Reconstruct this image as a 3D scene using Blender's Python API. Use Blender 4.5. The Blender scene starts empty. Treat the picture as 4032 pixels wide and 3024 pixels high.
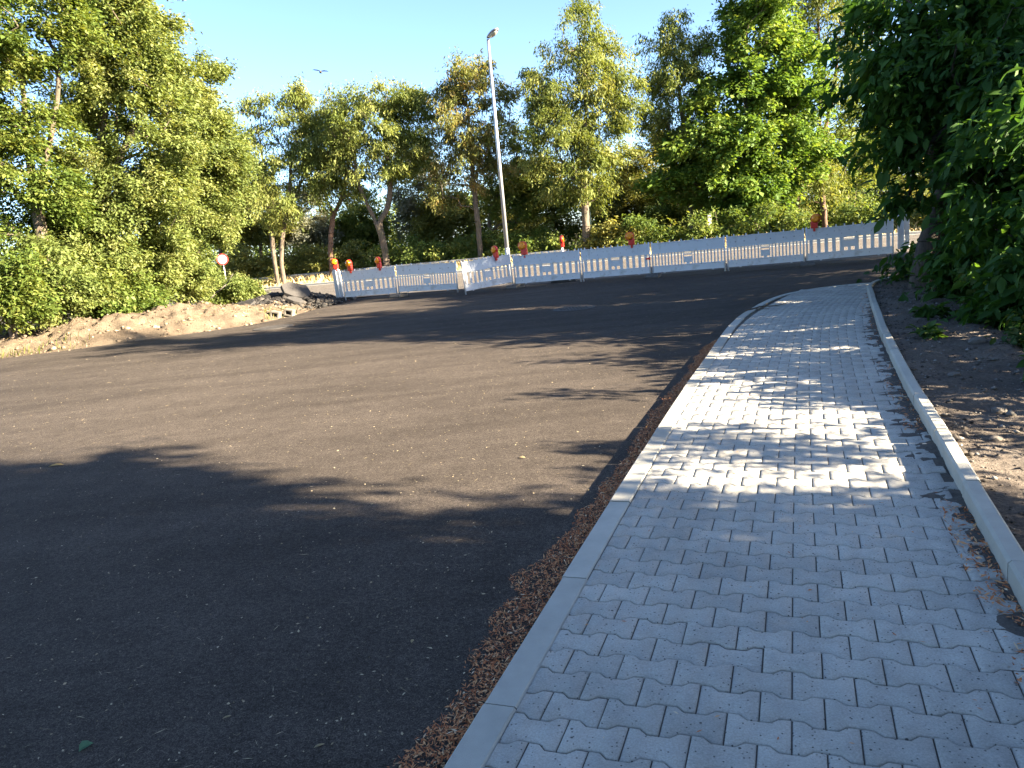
import bpy, bmesh, math, random
import numpy as np
from mathutils import Vector, Matrix
R = math.radians
sc = bpy.context.scene
C = sc.collection

# ------------------------------------------------------------------ camera, sky, sun, exposure
cam_d = bpy.data.cameras.new('camera')
cam_d.sensor_width = 36.0
cam_d.lens = 3000.0 / 4032.0 * 36.0
cam_d.clip_end = 3000
cam_d.clip_start = 0.05
cam = bpy.data.objects.new('camera', cam_d)
C.objects.link(cam)
PITCH, ROLL = R(11.1), R(5.8)
m = Matrix.Rotation(math.pi / 2 - PITCH, 4, 'X') @ Matrix.Rotation(-ROLL, 4, 'Z')
m.translation = Vector((0, 0, 1.61))
cam.matrix_world = m
sc.camera = cam

SUN_EL = R(21.5)
SUN = Vector((0.92, -0.39, 0)).normalized()
sun_dir = Vector((SUN.x * math.cos(SUN_EL), SUN.y * math.cos(SUN_EL), math.sin(SUN_EL)))
world = bpy.data.worlds.new('World')
sc.world = world
world.use_nodes = True
wn = world.node_tree
wn.nodes.clear()
sky = wn.nodes.new('ShaderNodeTexSky')
sky.sky_type = 'NISHITA'
sky.sun_disc = False
sky.sun_elevation = SUN_EL
sky.sun_rotation = math.atan2(SUN.x, SUN.y)
sky.altitude = 100
sky.air_density = 0.68
sky.dust_density = 0.7
sky.ozone_density = 2.6
bg = wn.nodes.new('ShaderNodeBackground')
bg.inputs['Strength'].default_value = 0.05
wo = wn.nodes.new('ShaderNodeOutputWorld')
wn.links.new(sky.outputs[0], bg.inputs[0])
wn.links.new(bg.outputs[0], wo.inputs[0])
ld = bpy.data.lights.new('sun', 'SUN')
ld.energy = 5.0
ld.angle = R(0.53)
ld.color = (1.0, 0.85, 0.63)
lo = bpy.data.objects.new('sun', ld)
C.objects.link(lo)
lo.rotation_euler = sun_dir.to_track_quat('Z', 'Y').to_euler()
lo.location = (30, -10, 30)
sc.view_settings.view_transform = 'Standard'
sc.view_settings.look = 'None'
sc.view_settings.gamma = 1
sc.view_settings.exposure = 3.25
sc.cycles.max_bounces = 6
sc.cycles.diffuse_bounces = 3
sc.cycles.glossy_bounces = 2
sc.cycles.transmission_bounces = 4
sc.cycles.caustics_reflective = False
sc.cycles.caustics_refractive = False

# ------------------------------------------------------------------ helpers
def tag(o, label=None, cat=None, group=None, kind=None):
    if label: o['label'] = label
    if cat: o['category'] = cat
    if group: o['group'] = group
    if kind: o['kind'] = kind
    return o

def empty(name, loc=(0, 0, 0), rot=(0, 0, 0)):
    o = bpy.data.objects.new(name, None)
    C.objects.link(o)
    o.location = loc
    o.rotation_euler = rot
    o.empty_display_size = 0.2
    return o

def link(name, me, mats, parent=None):
    o = bpy.data.objects.new(name, me)
    for mt in (mats if isinstance(mats, (list, tuple)) else [mats]):
        me.materials.append(mt)
    C.objects.link(o)
    if parent: o.parent = parent
    return o

def mesh_np(name, V, faces, attrs=None, mat_idx=None, smooth=False):
    """faces: list of (k, n) integer arrays"""
    me = bpy.data.meshes.new(name)
    V = np.asarray(V, dtype=np.float32)
    loops = np.concatenate([f.reshape(-1) for f in faces]).astype(np.int32)
    tot = np.concatenate([np.full(len(f), f.shape[1], np.int32) for f in faces])
    st = np.concatenate([[0], np.cumsum(tot)[:-1]]).astype(np.int32)
    me.vertices.add(len(V)); me.vertices.foreach_set('co', V.reshape(-1))
    me.loops.add(len(loops)); me.loops.foreach_set('vertex_index', loops)
    me.polygons.add(len(tot)); me.polygons.foreach_set('loop_start', st); me.polygons.foreach_set('loop_total', tot)
    if mat_idx is not None: me.polygons.foreach_set('material_index', np.asarray(mat_idx, np.int32))
    if smooth: me.polygons.foreach_set('use_smooth', np.ones(len(tot), bool))
    me.update(calc_edges=True)
    for k, a in (attrs or {}).items():
        at = me.attributes.new(k, 'FLOAT', 'FACE')
        at.data.foreach_set('value', np.asarray(a, np.float32))
    me.validate()
    return me

class MB:
    """collects shapes into one bmesh"""
    def __init__(s): s.bm = bmesh.new(); s.mi = 0
    def _add(s, tb, M=None):
        if M is not None: bmesh.ops.transform(tb, matrix=M, verts=tb.verts)
        vs = [s.bm.verts.new(v.co) for v in tb.verts]
        tb.verts.index_update()
        for f in tb.faces:
            try:
                nf = s.bm.faces.new([vs[v.index] for v in f.verts]); nf.material_index = s.mi; nf.smooth = f.smooth
            except ValueError: pass
        tb.free(); return s
    def box(s, c, d, bev=0, M=None, seg=1):
        tb = bmesh.new(); bmesh.ops.create_cube(tb, size=1)
        for v in tb.verts: v.co = Vector((v.co.x * d[0], v.co.y * d[1], v.co.z * d[2]))
        if bev > 0: bmesh.ops.bevel(tb, geom=list(tb.edges), offset=bev, segments=seg, affect='EDGES', profile=.6)
        for v in tb.verts: v.co += Vector(c)
        return s._add(tb, M)
    def cyl(s, p0, p1, r0, r1=None, n=12, M=None, smooth=True):
        r1 = r0 if r1 is None else r1
        p0, p1 = Vector(p0), Vector(p1); d = p1 - p0
        tb = bmesh.new(); bmesh.ops.create_cone(tb, cap_ends=True, segments=n, radius1=r0, radius2=max(r1, 1e-4), depth=d.length)
        q = d.to_track_quat('Z', 'Y').to_matrix().to_4x4(); q.translation = (p0 + p1) / 2
        bmesh.ops.transform(tb, matrix=q, verts=tb.verts)
        for f in tb.faces: f.smooth = smooth and len(f.verts) == 4
        return s._add(tb, M)
    def prism(s, pts, axis_depth, M=None, bev=0):
        """outline in x,z extruded along y by axis_depth (y from 0)"""
        tb = bmesh.new()
        a = [tb.verts.new((x, 0, z)) for x, z in pts]
        f = tb.faces.new(a)
        r = bmesh.ops.extrude_face_region(tb, geom=[f])
        for e in r['geom']:
            if isinstance(e, bmesh.types.BMVert): e.co.y += axis_depth
        bmesh.ops.recalc_face_normals(tb, faces=tb.faces)
        if bev: bmesh.ops.bevel(tb, geom=list(tb.edges), offset=bev, segments=1, affect='EDGES')
        return s._add(tb, M)
    def ico(s, c, r, sub=1, jit=0, rnd=None, scale=(1, 1, 1), smooth=False):
        tb = bmesh.new(); bmesh.ops.create_icosphere(tb, subdivisions=sub, radius=r)
        for v in tb.verts:
            k = 1 + (rnd.uniform(-jit, jit) if rnd else 0)
            v.co = Vector((v.co.x * scale[0] * k, v.co.y * scale[1] * k, v.co.z * scale[2] * k)) + Vector(c)
        for f in tb.faces: f.smooth = smooth
        return s._add(tb)
    def build(s, name, mats, parent=None):
        me = bpy.data.meshes.new(name); s.bm.to_mesh(me); s.bm.free()
        return link(name, me, mats, parent)

def copy_tree(o, parent=None):
    c = o.copy(); C.objects.link(c)
    if parent is not None: c.parent = parent
    for ch in list(o.children):
        copy_tree(ch, c)
    return c

# ------------------------------------------------------------------ materials
def new_mat(name):
    mt = bpy.data.materials.new(name); mt.use_nodes = True
    nt = mt.node_tree
    for n in list(nt.nodes): nt.nodes.remove(n)
    out = nt.nodes.new('ShaderNodeOutputMaterial')
    return mt, nt, out

def node(nt, typ, **kw):
    n = nt.nodes.new(typ)
    for k, v in kw.items():
        if k in n.inputs.keys() if isinstance(k, str) else False: n.inputs[k].default_value = v
        else: setattr(n, k, v)
    return n

def ramp(nt, src, stops):
    r = nt.nodes.new('ShaderNodeValToRGB')
    el = r.color_ramp.elements
    while len(el) < len(stops): el.new(0.5)
    for e, (p, c) in zip(el, stops):
        e.position = p; e.color = (c[0], c[1], c[2], 1) if not isinstance(c, (int, float)) else (c, c, c, 1)
    nt.links.new(src, r.inputs[0]); return r

def noise(nt, scale, detail=4, rough=.6, vec=None):
    n = nt.nodes.new('ShaderNodeTexNoise'); n.inputs['Scale'].default_value = scale
    n.inputs['Detail'].default_value = detail; n.inputs['Roughness'].default_value = rough
    if vec is not None: nt.links.new(vec, n.inputs['Vector'])
    return n

def mixc(nt, fac, a, b, mode='MIX'):
    n = nt.nodes.new('ShaderNodeMix'); n.data_type = 'RGBA'; n.blend_type = mode
    for sk, v in ((0, fac), (6, a), (7, b)):
        if hasattr(v, 'is_linked') or hasattr(v, 'links'): nt.links.new(v, n.inputs[sk])
        else: n.inputs[sk].default_value = v if sk == 0 else (v[0], v[1], v[2], 1)
    return n.outputs[2]

def simple(name, col, rough=.6, metal=0, var=.12, scale=8, bump=0, bscale=60, spec=.5, dirt=None, island=0):
    mt, nt, out = new_mat(name)
    b = node(nt, 'ShaderNodeBsdfPrincipled')
    tc = nt.nodes.new('ShaderNodeTexCoord').outputs['Object']
    n = noise(nt, scale, 5, .65, tc)
    r = ramp(nt, n.outputs[0], [(.3, [c * (1 - var) for c in col]), (.7, [min(1, c * (1 + var)) for c in col])])
    colout = r.outputs[0]
    if dirt:
        n2 = noise(nt, dirt[1], 6, .7, tc)
        k = ramp(nt, n2.outputs[0], [(dirt[2], 0.0), (dirt[2] + .15, 1.0)])
        colout = mixc(nt, k.outputs[0], colout, dirt[0])
    if island:
        ge = nt.nodes.new('ShaderNodeNewGeometry')
        ki = ramp(nt, ge.outputs['Random Per Island'], [(0, 1 - island), (1, 1 + island)])
        colout = mixc(nt, 1.0, colout, ki.outputs[0], 'MULTIPLY')
    nt.links.new(colout, b.inputs['Base Color'])
    b.inputs['Roughness'].default_value = rough; b.inputs['Metallic'].default_value = metal
    b.inputs['Specular IOR Level'].default_value = spec
    if bump:
        n3 = noise(nt, bscale, 6, .7, tc)
        bp = nt.nodes.new('ShaderNodeBump'); bp.inputs['Strength'].default_value = bump; bp.inputs['Distance'].default_value = .01
        nt.links.new(n3.outputs[0], bp.inputs['Height']); nt.links.new(bp.outputs[0], b.inputs['Normal'])
    nt.links.new(b.outputs[0], out.inputs[0])
    return mt

def leaf_mat(name, c0, c1, c2, trans=.44, gloss=.25):
    """c0..c2: leaf colours that the per-leaf value runs through"""
    mt, nt, out = new_mat(name)
    at = nt.nodes.new('ShaderNodeAttribute'); at.attribute_name = 'tint'
    r = ramp(nt, at.outputs['Fac'], [(0.0, c0), (.5, c1), (1.0, c2)])
    d = node(nt, 'ShaderNodeBsdfPrincipled')
    d.inputs['Roughness'].default_value = .58
    d.inputs['Specular IOR Level'].default_value = gloss
    nt.links.new(r.outputs[0], d.inputs['Base Color'])
    t = nt.nodes.new('ShaderNodeBsdfTranslucent')
    tint = mixc(nt, 1.0, r.outputs[0], (1.25, 1.15, .55), 'MULTIPLY')
    nt.links.new(tint, t.inputs['Color'])
    mx = nt.nodes.new('ShaderNodeMixShader'); mx.inputs[0].default_value = trans
    nt.links.new(d.outputs[0], mx.inputs[1]); nt.links.new(t.outputs[0], mx.inputs[2])
    nt.links.new(mx.outputs[0], out.inputs[0])
    return mt

LEAF = {
 'ash': leaf_mat('ash_leaf', (0.082, 0.116, 0.026), (0.157, 0.194, 0.047), (0.284, 0.287, 0.096)),
 'russet': leaf_mat('russet_leaf', (.085, .118, .032), (.18, .19, .055), (.30, .19, .07)),
 'deep': leaf_mat('deep_leaf', (0.066, 0.118, 0.030), (0.132, 0.185, 0.042), (0.240, 0.249, 0.066)),
 'maple': leaf_mat('maple_leaf', (0.061, 0.129, 0.020), (0.112, 0.190, 0.031), (0.196, 0.251, 0.055)),
 'yellowy': leaf_mat('yellow_leaf', (.10, .125, .034), (.20, .21, .058), (.32, .30, .09)),
 'pale': leaf_mat('pale_leaf', (0.126, 0.144, 0.100), (0.210, 0.227, 0.176), (0.308, 0.304, 0.250)),
 'grove': leaf_mat('grove_leaf', (0.091, 0.132, 0.035), (0.165, 0.209, 0.059), (0.279, 0.287, 0.107)),
 'dark_leaf': leaf_mat('dark_grove_leaf', (0.065, 0.109, 0.022), (0.121, 0.171, 0.035), (0.224, 0.240, 0.063)),
 'walnut': leaf_mat('walnut_leaf', (0.022, 0.062, 0.013), (0.040, 0.103, 0.018), (0.075, 0.150, 0.024), .45, .22),
 'bramble': leaf_mat('bramble_leaf', (0.020, 0.050, 0.013), (0.037, 0.081, 0.017), (0.100, 0.106, 0.024), .4, .25),
}

def bark_mat(name, c0, c1, moss=None):
    mt, nt, out = new_mat(name)
    b = node(nt, 'ShaderNodeBsdfPrincipled'); b.inputs['Roughness'].default_value = .9
    tc = nt.nodes.new('ShaderNodeTexCoord').outputs['Object']
    mp = nt.nodes.new('ShaderNodeMapping'); mp.inputs['Scale'].default_value = (1, 1, .2); nt.links.new(tc, mp.inputs[0])
    n = noise(nt, 14, 6, .7, mp.outputs[0])
    r = ramp(nt, n.outputs[0], [(.35, c0), (.65, c1)])
    col = r.outputs[0]
    n2 = noise(nt, 1.3, 3, .6, tc)
    k = ramp(nt, n2.outputs[0], [(.5, 0.0), (.62, .6)])
    col = mixc(nt, k.outputs[0], col, moss or [c * .6 for c in c0])
    nt.links.new(col, b.inputs['Base Color'])
    bp = nt.nodes.new('ShaderNodeBump'); bp.inputs['Strength'].default_value = .8; bp.inputs['Distance'].default_value = .03
    nt.links.new(n.outputs[0], bp.inputs['Height']); nt.links.new(bp.outputs[0], b.inputs['Normal'])
    nt.links.new(b.outputs[0], out.inputs[0]); return mt

BARK = {'grey': bark_mat('grey_bark', (.055, .042, .030), (.17, .13, .095), (.07, .07, .04)),
        'rust': bark_mat('rust_bark', (.075, .042, .028), (.17, .10, .065)),
        'dark': bark_mat('dark_bark', (.028, .022, .017), (.085, .065, .048), (.03, .035, .018))}

def asphalt(name, c_lo, c_hi, speck, rough=.88, spec=.08, fine=150):
    mt, nt, out = new_mat(name)
    b = node(nt, 'ShaderNodeBsdfPrincipled')
    tc = nt.nodes.new('ShaderNodeTexCoord').outputs['Object']
    big = noise(nt, .35, 5, .6, tc)
    mid = noise(nt, 6, 4, .7, tc)
    fn = noise(nt, fine, 2, .8, tc)
    r = ramp(nt, big.outputs[0], [(.3, c_lo), (.7, c_hi)])
    k2 = ramp(nt, mid.outputs[0], [(.3, .82), (.7, 1.15)])
    col = mixc(nt, 1.0, r.outputs[0], k2.outputs[0], 'MULTIPLY')
    k3 = ramp(nt, fn.outputs[0], [(.36, .45), (.5, .95), (.66, 1.9)])
    col = mixc(nt, 1.0, col, k3.outputs[0], 'MULTIPLY')
    vo = nt.nodes.new('ShaderNodeTexVoronoi'); vo.inputs['Scale'].default_value = 95; nt.links.new(tc, vo.inputs['Vector'])
    ks = ramp(nt, vo.outputs['Distance'], [(.06, 1.0), (.12, 0.0)])
    sel = ramp(nt, nt_sep(nt, vo.outputs['Color']), [(.80, 0.0), (.84, 1.0)])
    km = nt.nodes.new('ShaderNodeMath'); km.operation = 'MULTIPLY'
    nt.links.new(ks.outputs[0], km.inputs[0]); nt.links.new(sel.outputs[0], km.inputs[1])
    col = mixc(nt, km.outputs[0], col, speck)
    # rolled lanes: faint long streaks
    mp = nt.nodes.new('ShaderNodeMapping'); mp.inputs['Rotation'].default_value = (0, 0, R(62)); mp.inputs['Scale'].default_value = (.18, 1.6, 1)
    nt.links.new(tc, mp.inputs[0])
    ln = noise(nt, 1.2, 4, .6, mp.outputs[0])
    kl = ramp(nt, ln.outputs[0], [(.35, .84), (.65, 1.16)])
    col = mixc(nt, 1.0, col, kl.outputs[0], 'MULTIPLY')
    sp2 = noise(nt, 48, 3, .75, tc)
    kq = ramp(nt, sp2.outputs[0], [(.34, .66), (.5, 1.0), (.68, 1.42)])
    col = mixc(nt, 1.0, col, kq.outputs[0], 'MULTIPLY')
    nt.links.new(col, b.inputs['Base Color'])
    b.inputs['Roughness'].default_value = rough; b.inputs['Specular IOR Level'].default_value = spec
    h = nt.nodes.new('ShaderNodeMath'); h.operation = 'ADD'
    nt.links.new(fn.outputs[0], h.inputs[0])
    g = noise(nt, 160, 3, .7, tc); nt.links.new(g.outputs[0], h.inputs[1])
    bp = nt.nodes.new('ShaderNodeBump'); bp.inputs['Strength'].default_value = .55; bp.inputs['Distance'].default_value = .006
    nt.links.new(h.outputs[0], bp.inputs['Height']); nt.links.new(bp.outputs[0], b.inputs['Normal'])
    nt.links.new(b.outputs[0], out.inputs[0]); return mt

def nt_sep(nt, colsock):
    s = nt.nodes.new('ShaderNodeSeparateColor'); nt.links.new(colsock, s.inputs[0]); return s.outputs[0]

M_ASPHALT = asphalt('new_asphalt', (.050, .042, .0355), (.068, .057, .048), (.32, .27, .20))
M_OLDROAD = asphalt('old_asphalt', (.10, .09, .08), (.13, .115, .10), (.3, .28, .25), fine=200)

def paver_mat():
    mt, nt, out = new_mat('paver_concrete')
    b = node(nt, 'ShaderNodeBsdfPrincipled')
    tc = nt.nodes.new('ShaderNodeTexCoord').outputs['Object']
    at = nt.nodes.new('ShaderNodeAttribute'); at.attribute_name = 'tint'
    r = ramp(nt, at.outputs['Fac'], [(0, (.345, .334, .300)), (.5, (.385, .371, .332)), (1, (.42, .404, .36))])
    n = noise(nt, 7, 6, .7, tc)
    k = ramp(nt, n.outputs[0], [(.3, .86), (.7, 1.12)])
    col = mixc(nt, 1.0, r.outputs[0], k.outputs[0], 'MULTIPLY')
    n2 = noise(nt, 130, 4, .8, tc)
    k2 = ramp(nt, n2.outputs[0], [(.35, .78), (.65, 1.15)])
    col = mixc(nt, 1.0, col, k2.outputs[0], 'MULTIPLY')
    n5 = noise(nt, .9, 5, .65, tc)
    k5 = ramp(nt, n5.outputs[0], [(.32, .84), (.68, 1.10)])
    col = mixc(nt, 1.0, col, k5.outputs[0], 'MULTIPLY')
    for scl, thr, dk in ((60, (.16, .22), .60), (24, (.10, .13), .80)):
        vo = nt.nodes.new('ShaderNodeTexVoronoi'); vo.inputs['Scale'].default_value = scl; nt.links.new(tc, vo.inputs['Vector'])
        ks = ramp(nt, vo.outputs['Distance'], [(thr[0], 1.0), (thr[1], 0.0)])
        sel = ramp(nt, nt_sep(nt, vo.outputs['Color']), [(dk, 0.0), (dk + .02, .85)])
        km = nt.nodes.new('ShaderNodeMath'); km.operation = 'MULTIPLY'
        nt.links.new(ks.outputs[0], km.inputs[0]); nt.links.new(sel.outputs[0], km.inputs[1])
        col = mixc(nt, km.outputs[0], col, (.035, .033, .032))
    nt.links.new(col, b.inputs['Base Color'])
    b.inputs['Roughness'].default_value = .85; b.inputs['Specular IOR Level'].default_value = .3
    bp = nt.nodes.new('ShaderNodeBump'); bp.inputs['Strength'].default_value = .25; bp.inputs['Distance'].default_value = .004
    nt.links.new(n2.outputs[0], bp.inputs['Height']); nt.links.new(bp.outputs[0], b.inputs['Normal'])
    nt.links.new(b.outputs[0], out.inputs[0]); return mt
M_PAVER = paver_mat()
M_KERB = simple('kerb_concrete', (.36, .35, .305), .85, var=.10, scale=5, bump=.25, bscale=220, dirt=((.14, .125, .105), 90, .64), island=.13)
M_JOINT = simple('joint_sand', (.075, .064, .054), .95, var=.4, scale=60, bump=.6, bscale=120)

def soil_mat(name, c0, c1, c2, s=1.0):
    mt, nt, out = new_mat(name)
    b = node(nt, 'ShaderNodeBsdfPrincipled'); b.inputs['Roughness'].default_value = .95; b.inputs['Specular IOR Level'].default_value = .15
    tc = nt.nodes.new('ShaderNodeTexCoord').outputs['Object']
    n = noise(nt, 1.1 * s, 7, .7, tc)
    r = ramp(nt, n.outputs[0], [(.3, c0), (.52, c1), (.72, c2)])
    n2 = noise(nt, 38 * s, 5, .75, tc)
    k = ramp(nt, n2.outputs[0], [(.3, .5), (.55, 1.0), (.75, 1.5)])
    col = mixc(nt, 1.0, r.outputs[0], k.outputs[0], 'MULTIPLY')
    nt.links.new(col, b.inputs['Base Color'])
    bp = nt.nodes.new('ShaderNodeBump'); bp.inputs['Strength'].default_value = .9; bp.inputs['Distance'].default_value = .05
    nt.links.new(n2.outputs[0], bp.inputs['Height']); nt.links.new(bp.outputs[0], b.inputs['Normal'])
    nt.links.new(b.outputs[0], out.inputs[0]); return mt
M_SOIL = soil_mat('dark_soil', (.10, .083, .070), (.175, .145, .12), (.25, .215, .18))
M_BANK = soil_mat('dry_dirt', (.085, .064, .045), (.155, .120, .085), (.235, .190, .130))
M_GROUND = soil_mat('wood_floor', (.04, .042, .018), (.075, .07, .03), (.12, .10, .05), .6)
M_VERGE = soil_mat('dry_grass_ground', (.30, .22, .10), (.42, .32, .16), (.52, .42, .24))
M_RUBBLE = soil_mat('asphalt_crumb', (.02, .019, .019), (.045, .042, .04), (.10, .09, .08), 2)
M_WHITE = simple('white_plastic', (.66, .68, .69), .42, var=.04, scale=3, dirt=((.44, .43, .38), 2.6, .56))
M_DIMPLE_SHADE = simple('dimple_shade_grey', (.33, .34, .35), .4, var=.1)  # grey stands in for the shade inside the boards' recessed dimples
M_RUBBER = simple('recycled_rubber', (.055, .053, .05), .8, var=.3, scale=20, bump=.4)
M_RUBBERG = simple('grey_rubber', (.085, .08, .072), .85, var=.25, scale=14, bump=.4)
M_RED = simple('red_plastic', (.70, .04, .025), .35, var=.08)
M_ORANGE = simple('orange_lens', (.95, .30, .012), .18, var=.1, scale=40)
M_STEEL = simple('galvanised_steel', (.46, .47, .47), .42, .55, var=.08, scale=3)
M_LAMPGREY = simple('lamp_housing', (.22, .22, .24), .4, .3, var=.1)
M_GLASS = simple('lamp_glass', (.40, .38, .30), .12, var=.15)
M_HOLLOW_SHADE = simple('hollow_shade_black', (.015, .015, .017), .4, var=.2)  # black painted as the shade inside the hollow blocks
M_SIGNW = simple('sign_white', (.50, .48, .46), .35, var=.03)
M_SIGNR = simple('sign_red', (.40, .04, .035), .35, var=.06)
M_PAINT = simple('road_paint', (.70, .69, .62), .7, var=.15, scale=12)
M_SLAB = simple('asphalt_slab', (.048, .044, .041), .9, var=.3, scale=22, bump=.8, bscale=90)
M_CONC = simple('rough_concrete', (.15, .135, .11), .9, var=.18, scale=10, bump=.6, bscale=80)
M_STONE = simple('pebble', (.12, .105, .09), .85, var=.5, scale=3)
M_IRON = simple('cast_iron', (.05, .045, .042), .7, .2, var=.35, scale=30, bump=.6, bscale=70)
M_CARBODY = simple('car_paint', (.42, .46, .50), .25, .5, var=.03)
M_CARGLASS = simple('car_glass', (.012, .015, .018), .06, var=.05)
M_TYRE = simple('tyre', (.02, .02, .02), .8, var=.1)
M_GREENPOLE = simple('green_grey_pole', (.22, .29, .24), .5, .3, var=.2, scale=3)
M_BIRD = simple('dark_feathers', (.06, .05, .045), .7, var=.3, scale=6)
M_WOOD = simple('dry_twig', (.12, .08, .05), .9, var=.35, scale=9)

def litter_mat(name, stops):
    mt, nt, out = new_mat(name)
    at = nt.nodes.new('ShaderNodeAttribute'); at.attribute_name = 'tint'
    r = ramp(nt, at.outputs['Fac'], stops)
    b = node(nt, 'ShaderNodeBsdfPrincipled'); b.inputs['Roughness'].default_value = .8; b.inputs['Specular IOR Level'].default_value = .2
    nt.links.new(r.outputs[0], b.inputs['Base Color']); nt.links.new(b.outputs[0], out.inputs[0]); return mt
M_LITTER = litter_mat('fallen_seed_husks', [(0, (.22, .07, .03)), (.45, (.46, .17, .07)), (.8, (.58, .32, .15)), (1, (.68, .56, .38))])
M_CRUMB = litter_mat('road_crumbs', [(0, (.09, .075, .05)), (.5, (.24, .19, .12)), (1, (.44, .37, .25))])
M_DRYGRASS = litter_mat('dry_grass_blades', [(0, (.26, .19, .07)), (.5, (.46, .36, .17)), (1, (.60, .50, .28))])
M_WEED = leaf_mat('weed_leaf', (.03, .07, .012), (.05, .11, .02), (.09, .14, .03))
M_GRAVEL = litter_mat('soil_gravel', [(0, (.045, .038, .032)), (.55, (.11, .095, .08)), (.9, (.18, .165, .145)), (1, (.30, .28, .25))])

# ------------------------------------------------------------------ ground, roads, path
AX = R(21.5)
DV = Vector((math.sin(AX), math.cos(AX)))      # along the side road
NV = Vector((math.cos(AX), -math.sin(AX)))     # to its right
MD = Vector((math.sin(R(20.5)), math.cos(R(20.5))))
MN = Vector((math.cos(R(20.5)), -math.sin(R(20.5))))
def ms(x, y): return .35 * (x - .3) + .937 * (y - 3.53)
rng = np.random.default_rng(7)

def vnoise(x, y, f, seed=0):
    """cheap smooth value noise"""
    r = np.random.default_rng(seed); tab = r.random((64, 64))
    xf, yf = np.asarray(x) * f + 31.7, np.asarray(y) * f + 17.3
    xi, yi = np.floor(xf).astype(int), np.floor(yf).astype(int)
    u, v = xf - xi, yf - yi
    u = u * u * (3 - 2 * u); v = v * v * (3 - 2 * v)
    g = lambda a, b: tab[a % 64, b % 64]
    return (g(xi, yi) * (1 - u) + g(xi + 1, yi) * u) * (1 - v) + (g(xi, yi + 1) * (1 - u) + g(xi + 1, yi + 1) * u) * v

def grid_faces(nu, nv):
    i = np.arange(nu - 1)[:, None] * nv + np.arange(nv - 1)[None, :]
    return np.stack([i, i + nv, i + nv + 1, i + 1], -1).reshape(-1, 4)

def ground_z(x, y):
    s = ms(x, y)
    z = -0.17 + .03 * (vnoise(x, y, .7, 3) - .5)
    slope = np.clip(-.25 * (s - 35.8), -1.1, 0)
    # dip beyond the right soil strip
    r = (x - (.3 + .394 * (y - 3.53)) - 3.2)
    dip = -np.clip(r * .25, 0, .35) * (s < 17) * (y > -12)
    return z + slope + dip

gx = np.concatenate([np.linspace(-900, -70, 12), np.arange(-68, 68, 1.2), np.linspace(70, 900, 12)])
gy = np.concatenate([np.linspace(-900, -32, 10), np.arange(-30, 80, 1.2), np.linspace(82, 1200, 12)])
GX, GY = np.meshgrid(gx, gy, indexing='ij')
V = np.stack([GX, GY, ground_z(GX, GY)], -1).reshape(-1, 3)
tag(link('ground', mesh_np('ground', V, [grid_faces(len(gx), len(gy))], smooth=True), M_GROUND), kind='structure')

def flat(name, pts, z, mat):
    me = bpy.data.meshes.new(name)
    bm = bmesh.new()
    f = bm.faces.new([bm.verts.new((x, y, z)) for x, y in pts])
    if f.normal.z < 0: f.normal_flip()
    bmesh.ops.triangulate(bm, faces=[f])
    bm.to_mesh(me); bm.free()
    return tag(link(name, me, mat), kind='structure')

def mpt(s, t):   # main-road frame: s measured as in ms(), t to the right
    o = Vector((.3, 3.53)) + MD * s + MN * t
    return (o.x, o.y)
flat('main_road', [mpt(21.2, -150), mpt(21.2, 150), mpt(33.6, 150), mpt(33.6, -150)], -0.108, M_OLDROAD)
LEFT_EDGE = [(-60, 1.5), (-30, 11.2), (-12.2, 18.3), (-10.8, 18.7), (-9.4, 19.4), (-7.8, 20.1), (-6.7, 20.9), (-6.2, 22.3), (-5.9, 24.4), (-5.9, 27.2)]
ROAD_FAR = [(-4.5, 27.6), (-2.5, 26.9), (2.5, 25.3), (7, 23.6), (12.0, 21.9), (17, 19.8)]
flat('road', LEFT_EDGE + ROAD_FAR + [(12, 17.5), (7.4, 15.4), (7.2, 15.0), (5.9, 12.0), (2.6, 4.2), (-1.2, -6), (-1.2, -30), (-60, -30)], -0.10, M_ASPHALT)
flat('verge', [mpt(33.6, -150), mpt(33.6, 150), mpt(35.9, 150), mpt(35.9, -150)], -0.125, M_VERGE)
flat('edge_marking', [mpt(33.15, -150), mpt(33.15, 150), mpt(33.3, 150), mpt(33.3, -150)], -0.104, M_PAINT)
bm_k = MB()
for (a, b) in ((-150, 150),):
    p0, p1 = mpt(33.68, a), mpt(33.68, b)
    c = ((p0[0] + p1[0]) / 2, (p0[1] + p1[1]) / 2, -.07)
    bm_k.box((0, 0, 0), (300, .16, .14), .01, M=Matrix.Translation(c) @ Matrix.Rotation(-R(20.5), 4, 'Z'))
tag(bm_k.build('kerb', M_KERB), kind='structure')

# path frame -------------------------------------------------------
def catmull(P, step=.05):
    P = [Vector(p) for p in P]; out = []
    Q = [2 * P[0] - P[1]] + P + [2 * P[-1] - P[-2]]
    for i in range(1, len(Q) - 2):
        n = max(2, int((Q[i + 1] - Q[i]).length / step))
        for k in range(n):
            t = k / n
            a, b, c, d = Q[i - 1], Q[i], Q[i + 1], Q[i + 2]
            out.append(.5 * ((2 * b) + (c - a) * t + (2 * a - 5 * b + 4 * c - d) * t * t + (3 * b - a - 3 * c + d) * t ** 3))
    out.append(P[-1]); return out

def resample(P, step):
    L = [0]
    for a, b in zip(P, P[1:]): L.append(L[-1] + (b - a).length)
    n = int(L[-1] / step); res = []; j = 0
    for k in range(n + 1):
        s = k * step
        while j < len(L) - 2 and L[j + 1] < s: j += 1
        t = (s - L[j]) / max(L[j + 1] - L[j], 1e-9)
        res.append(P[j].lerp(P[j + 1], min(t, 1)))
    return res

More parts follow.
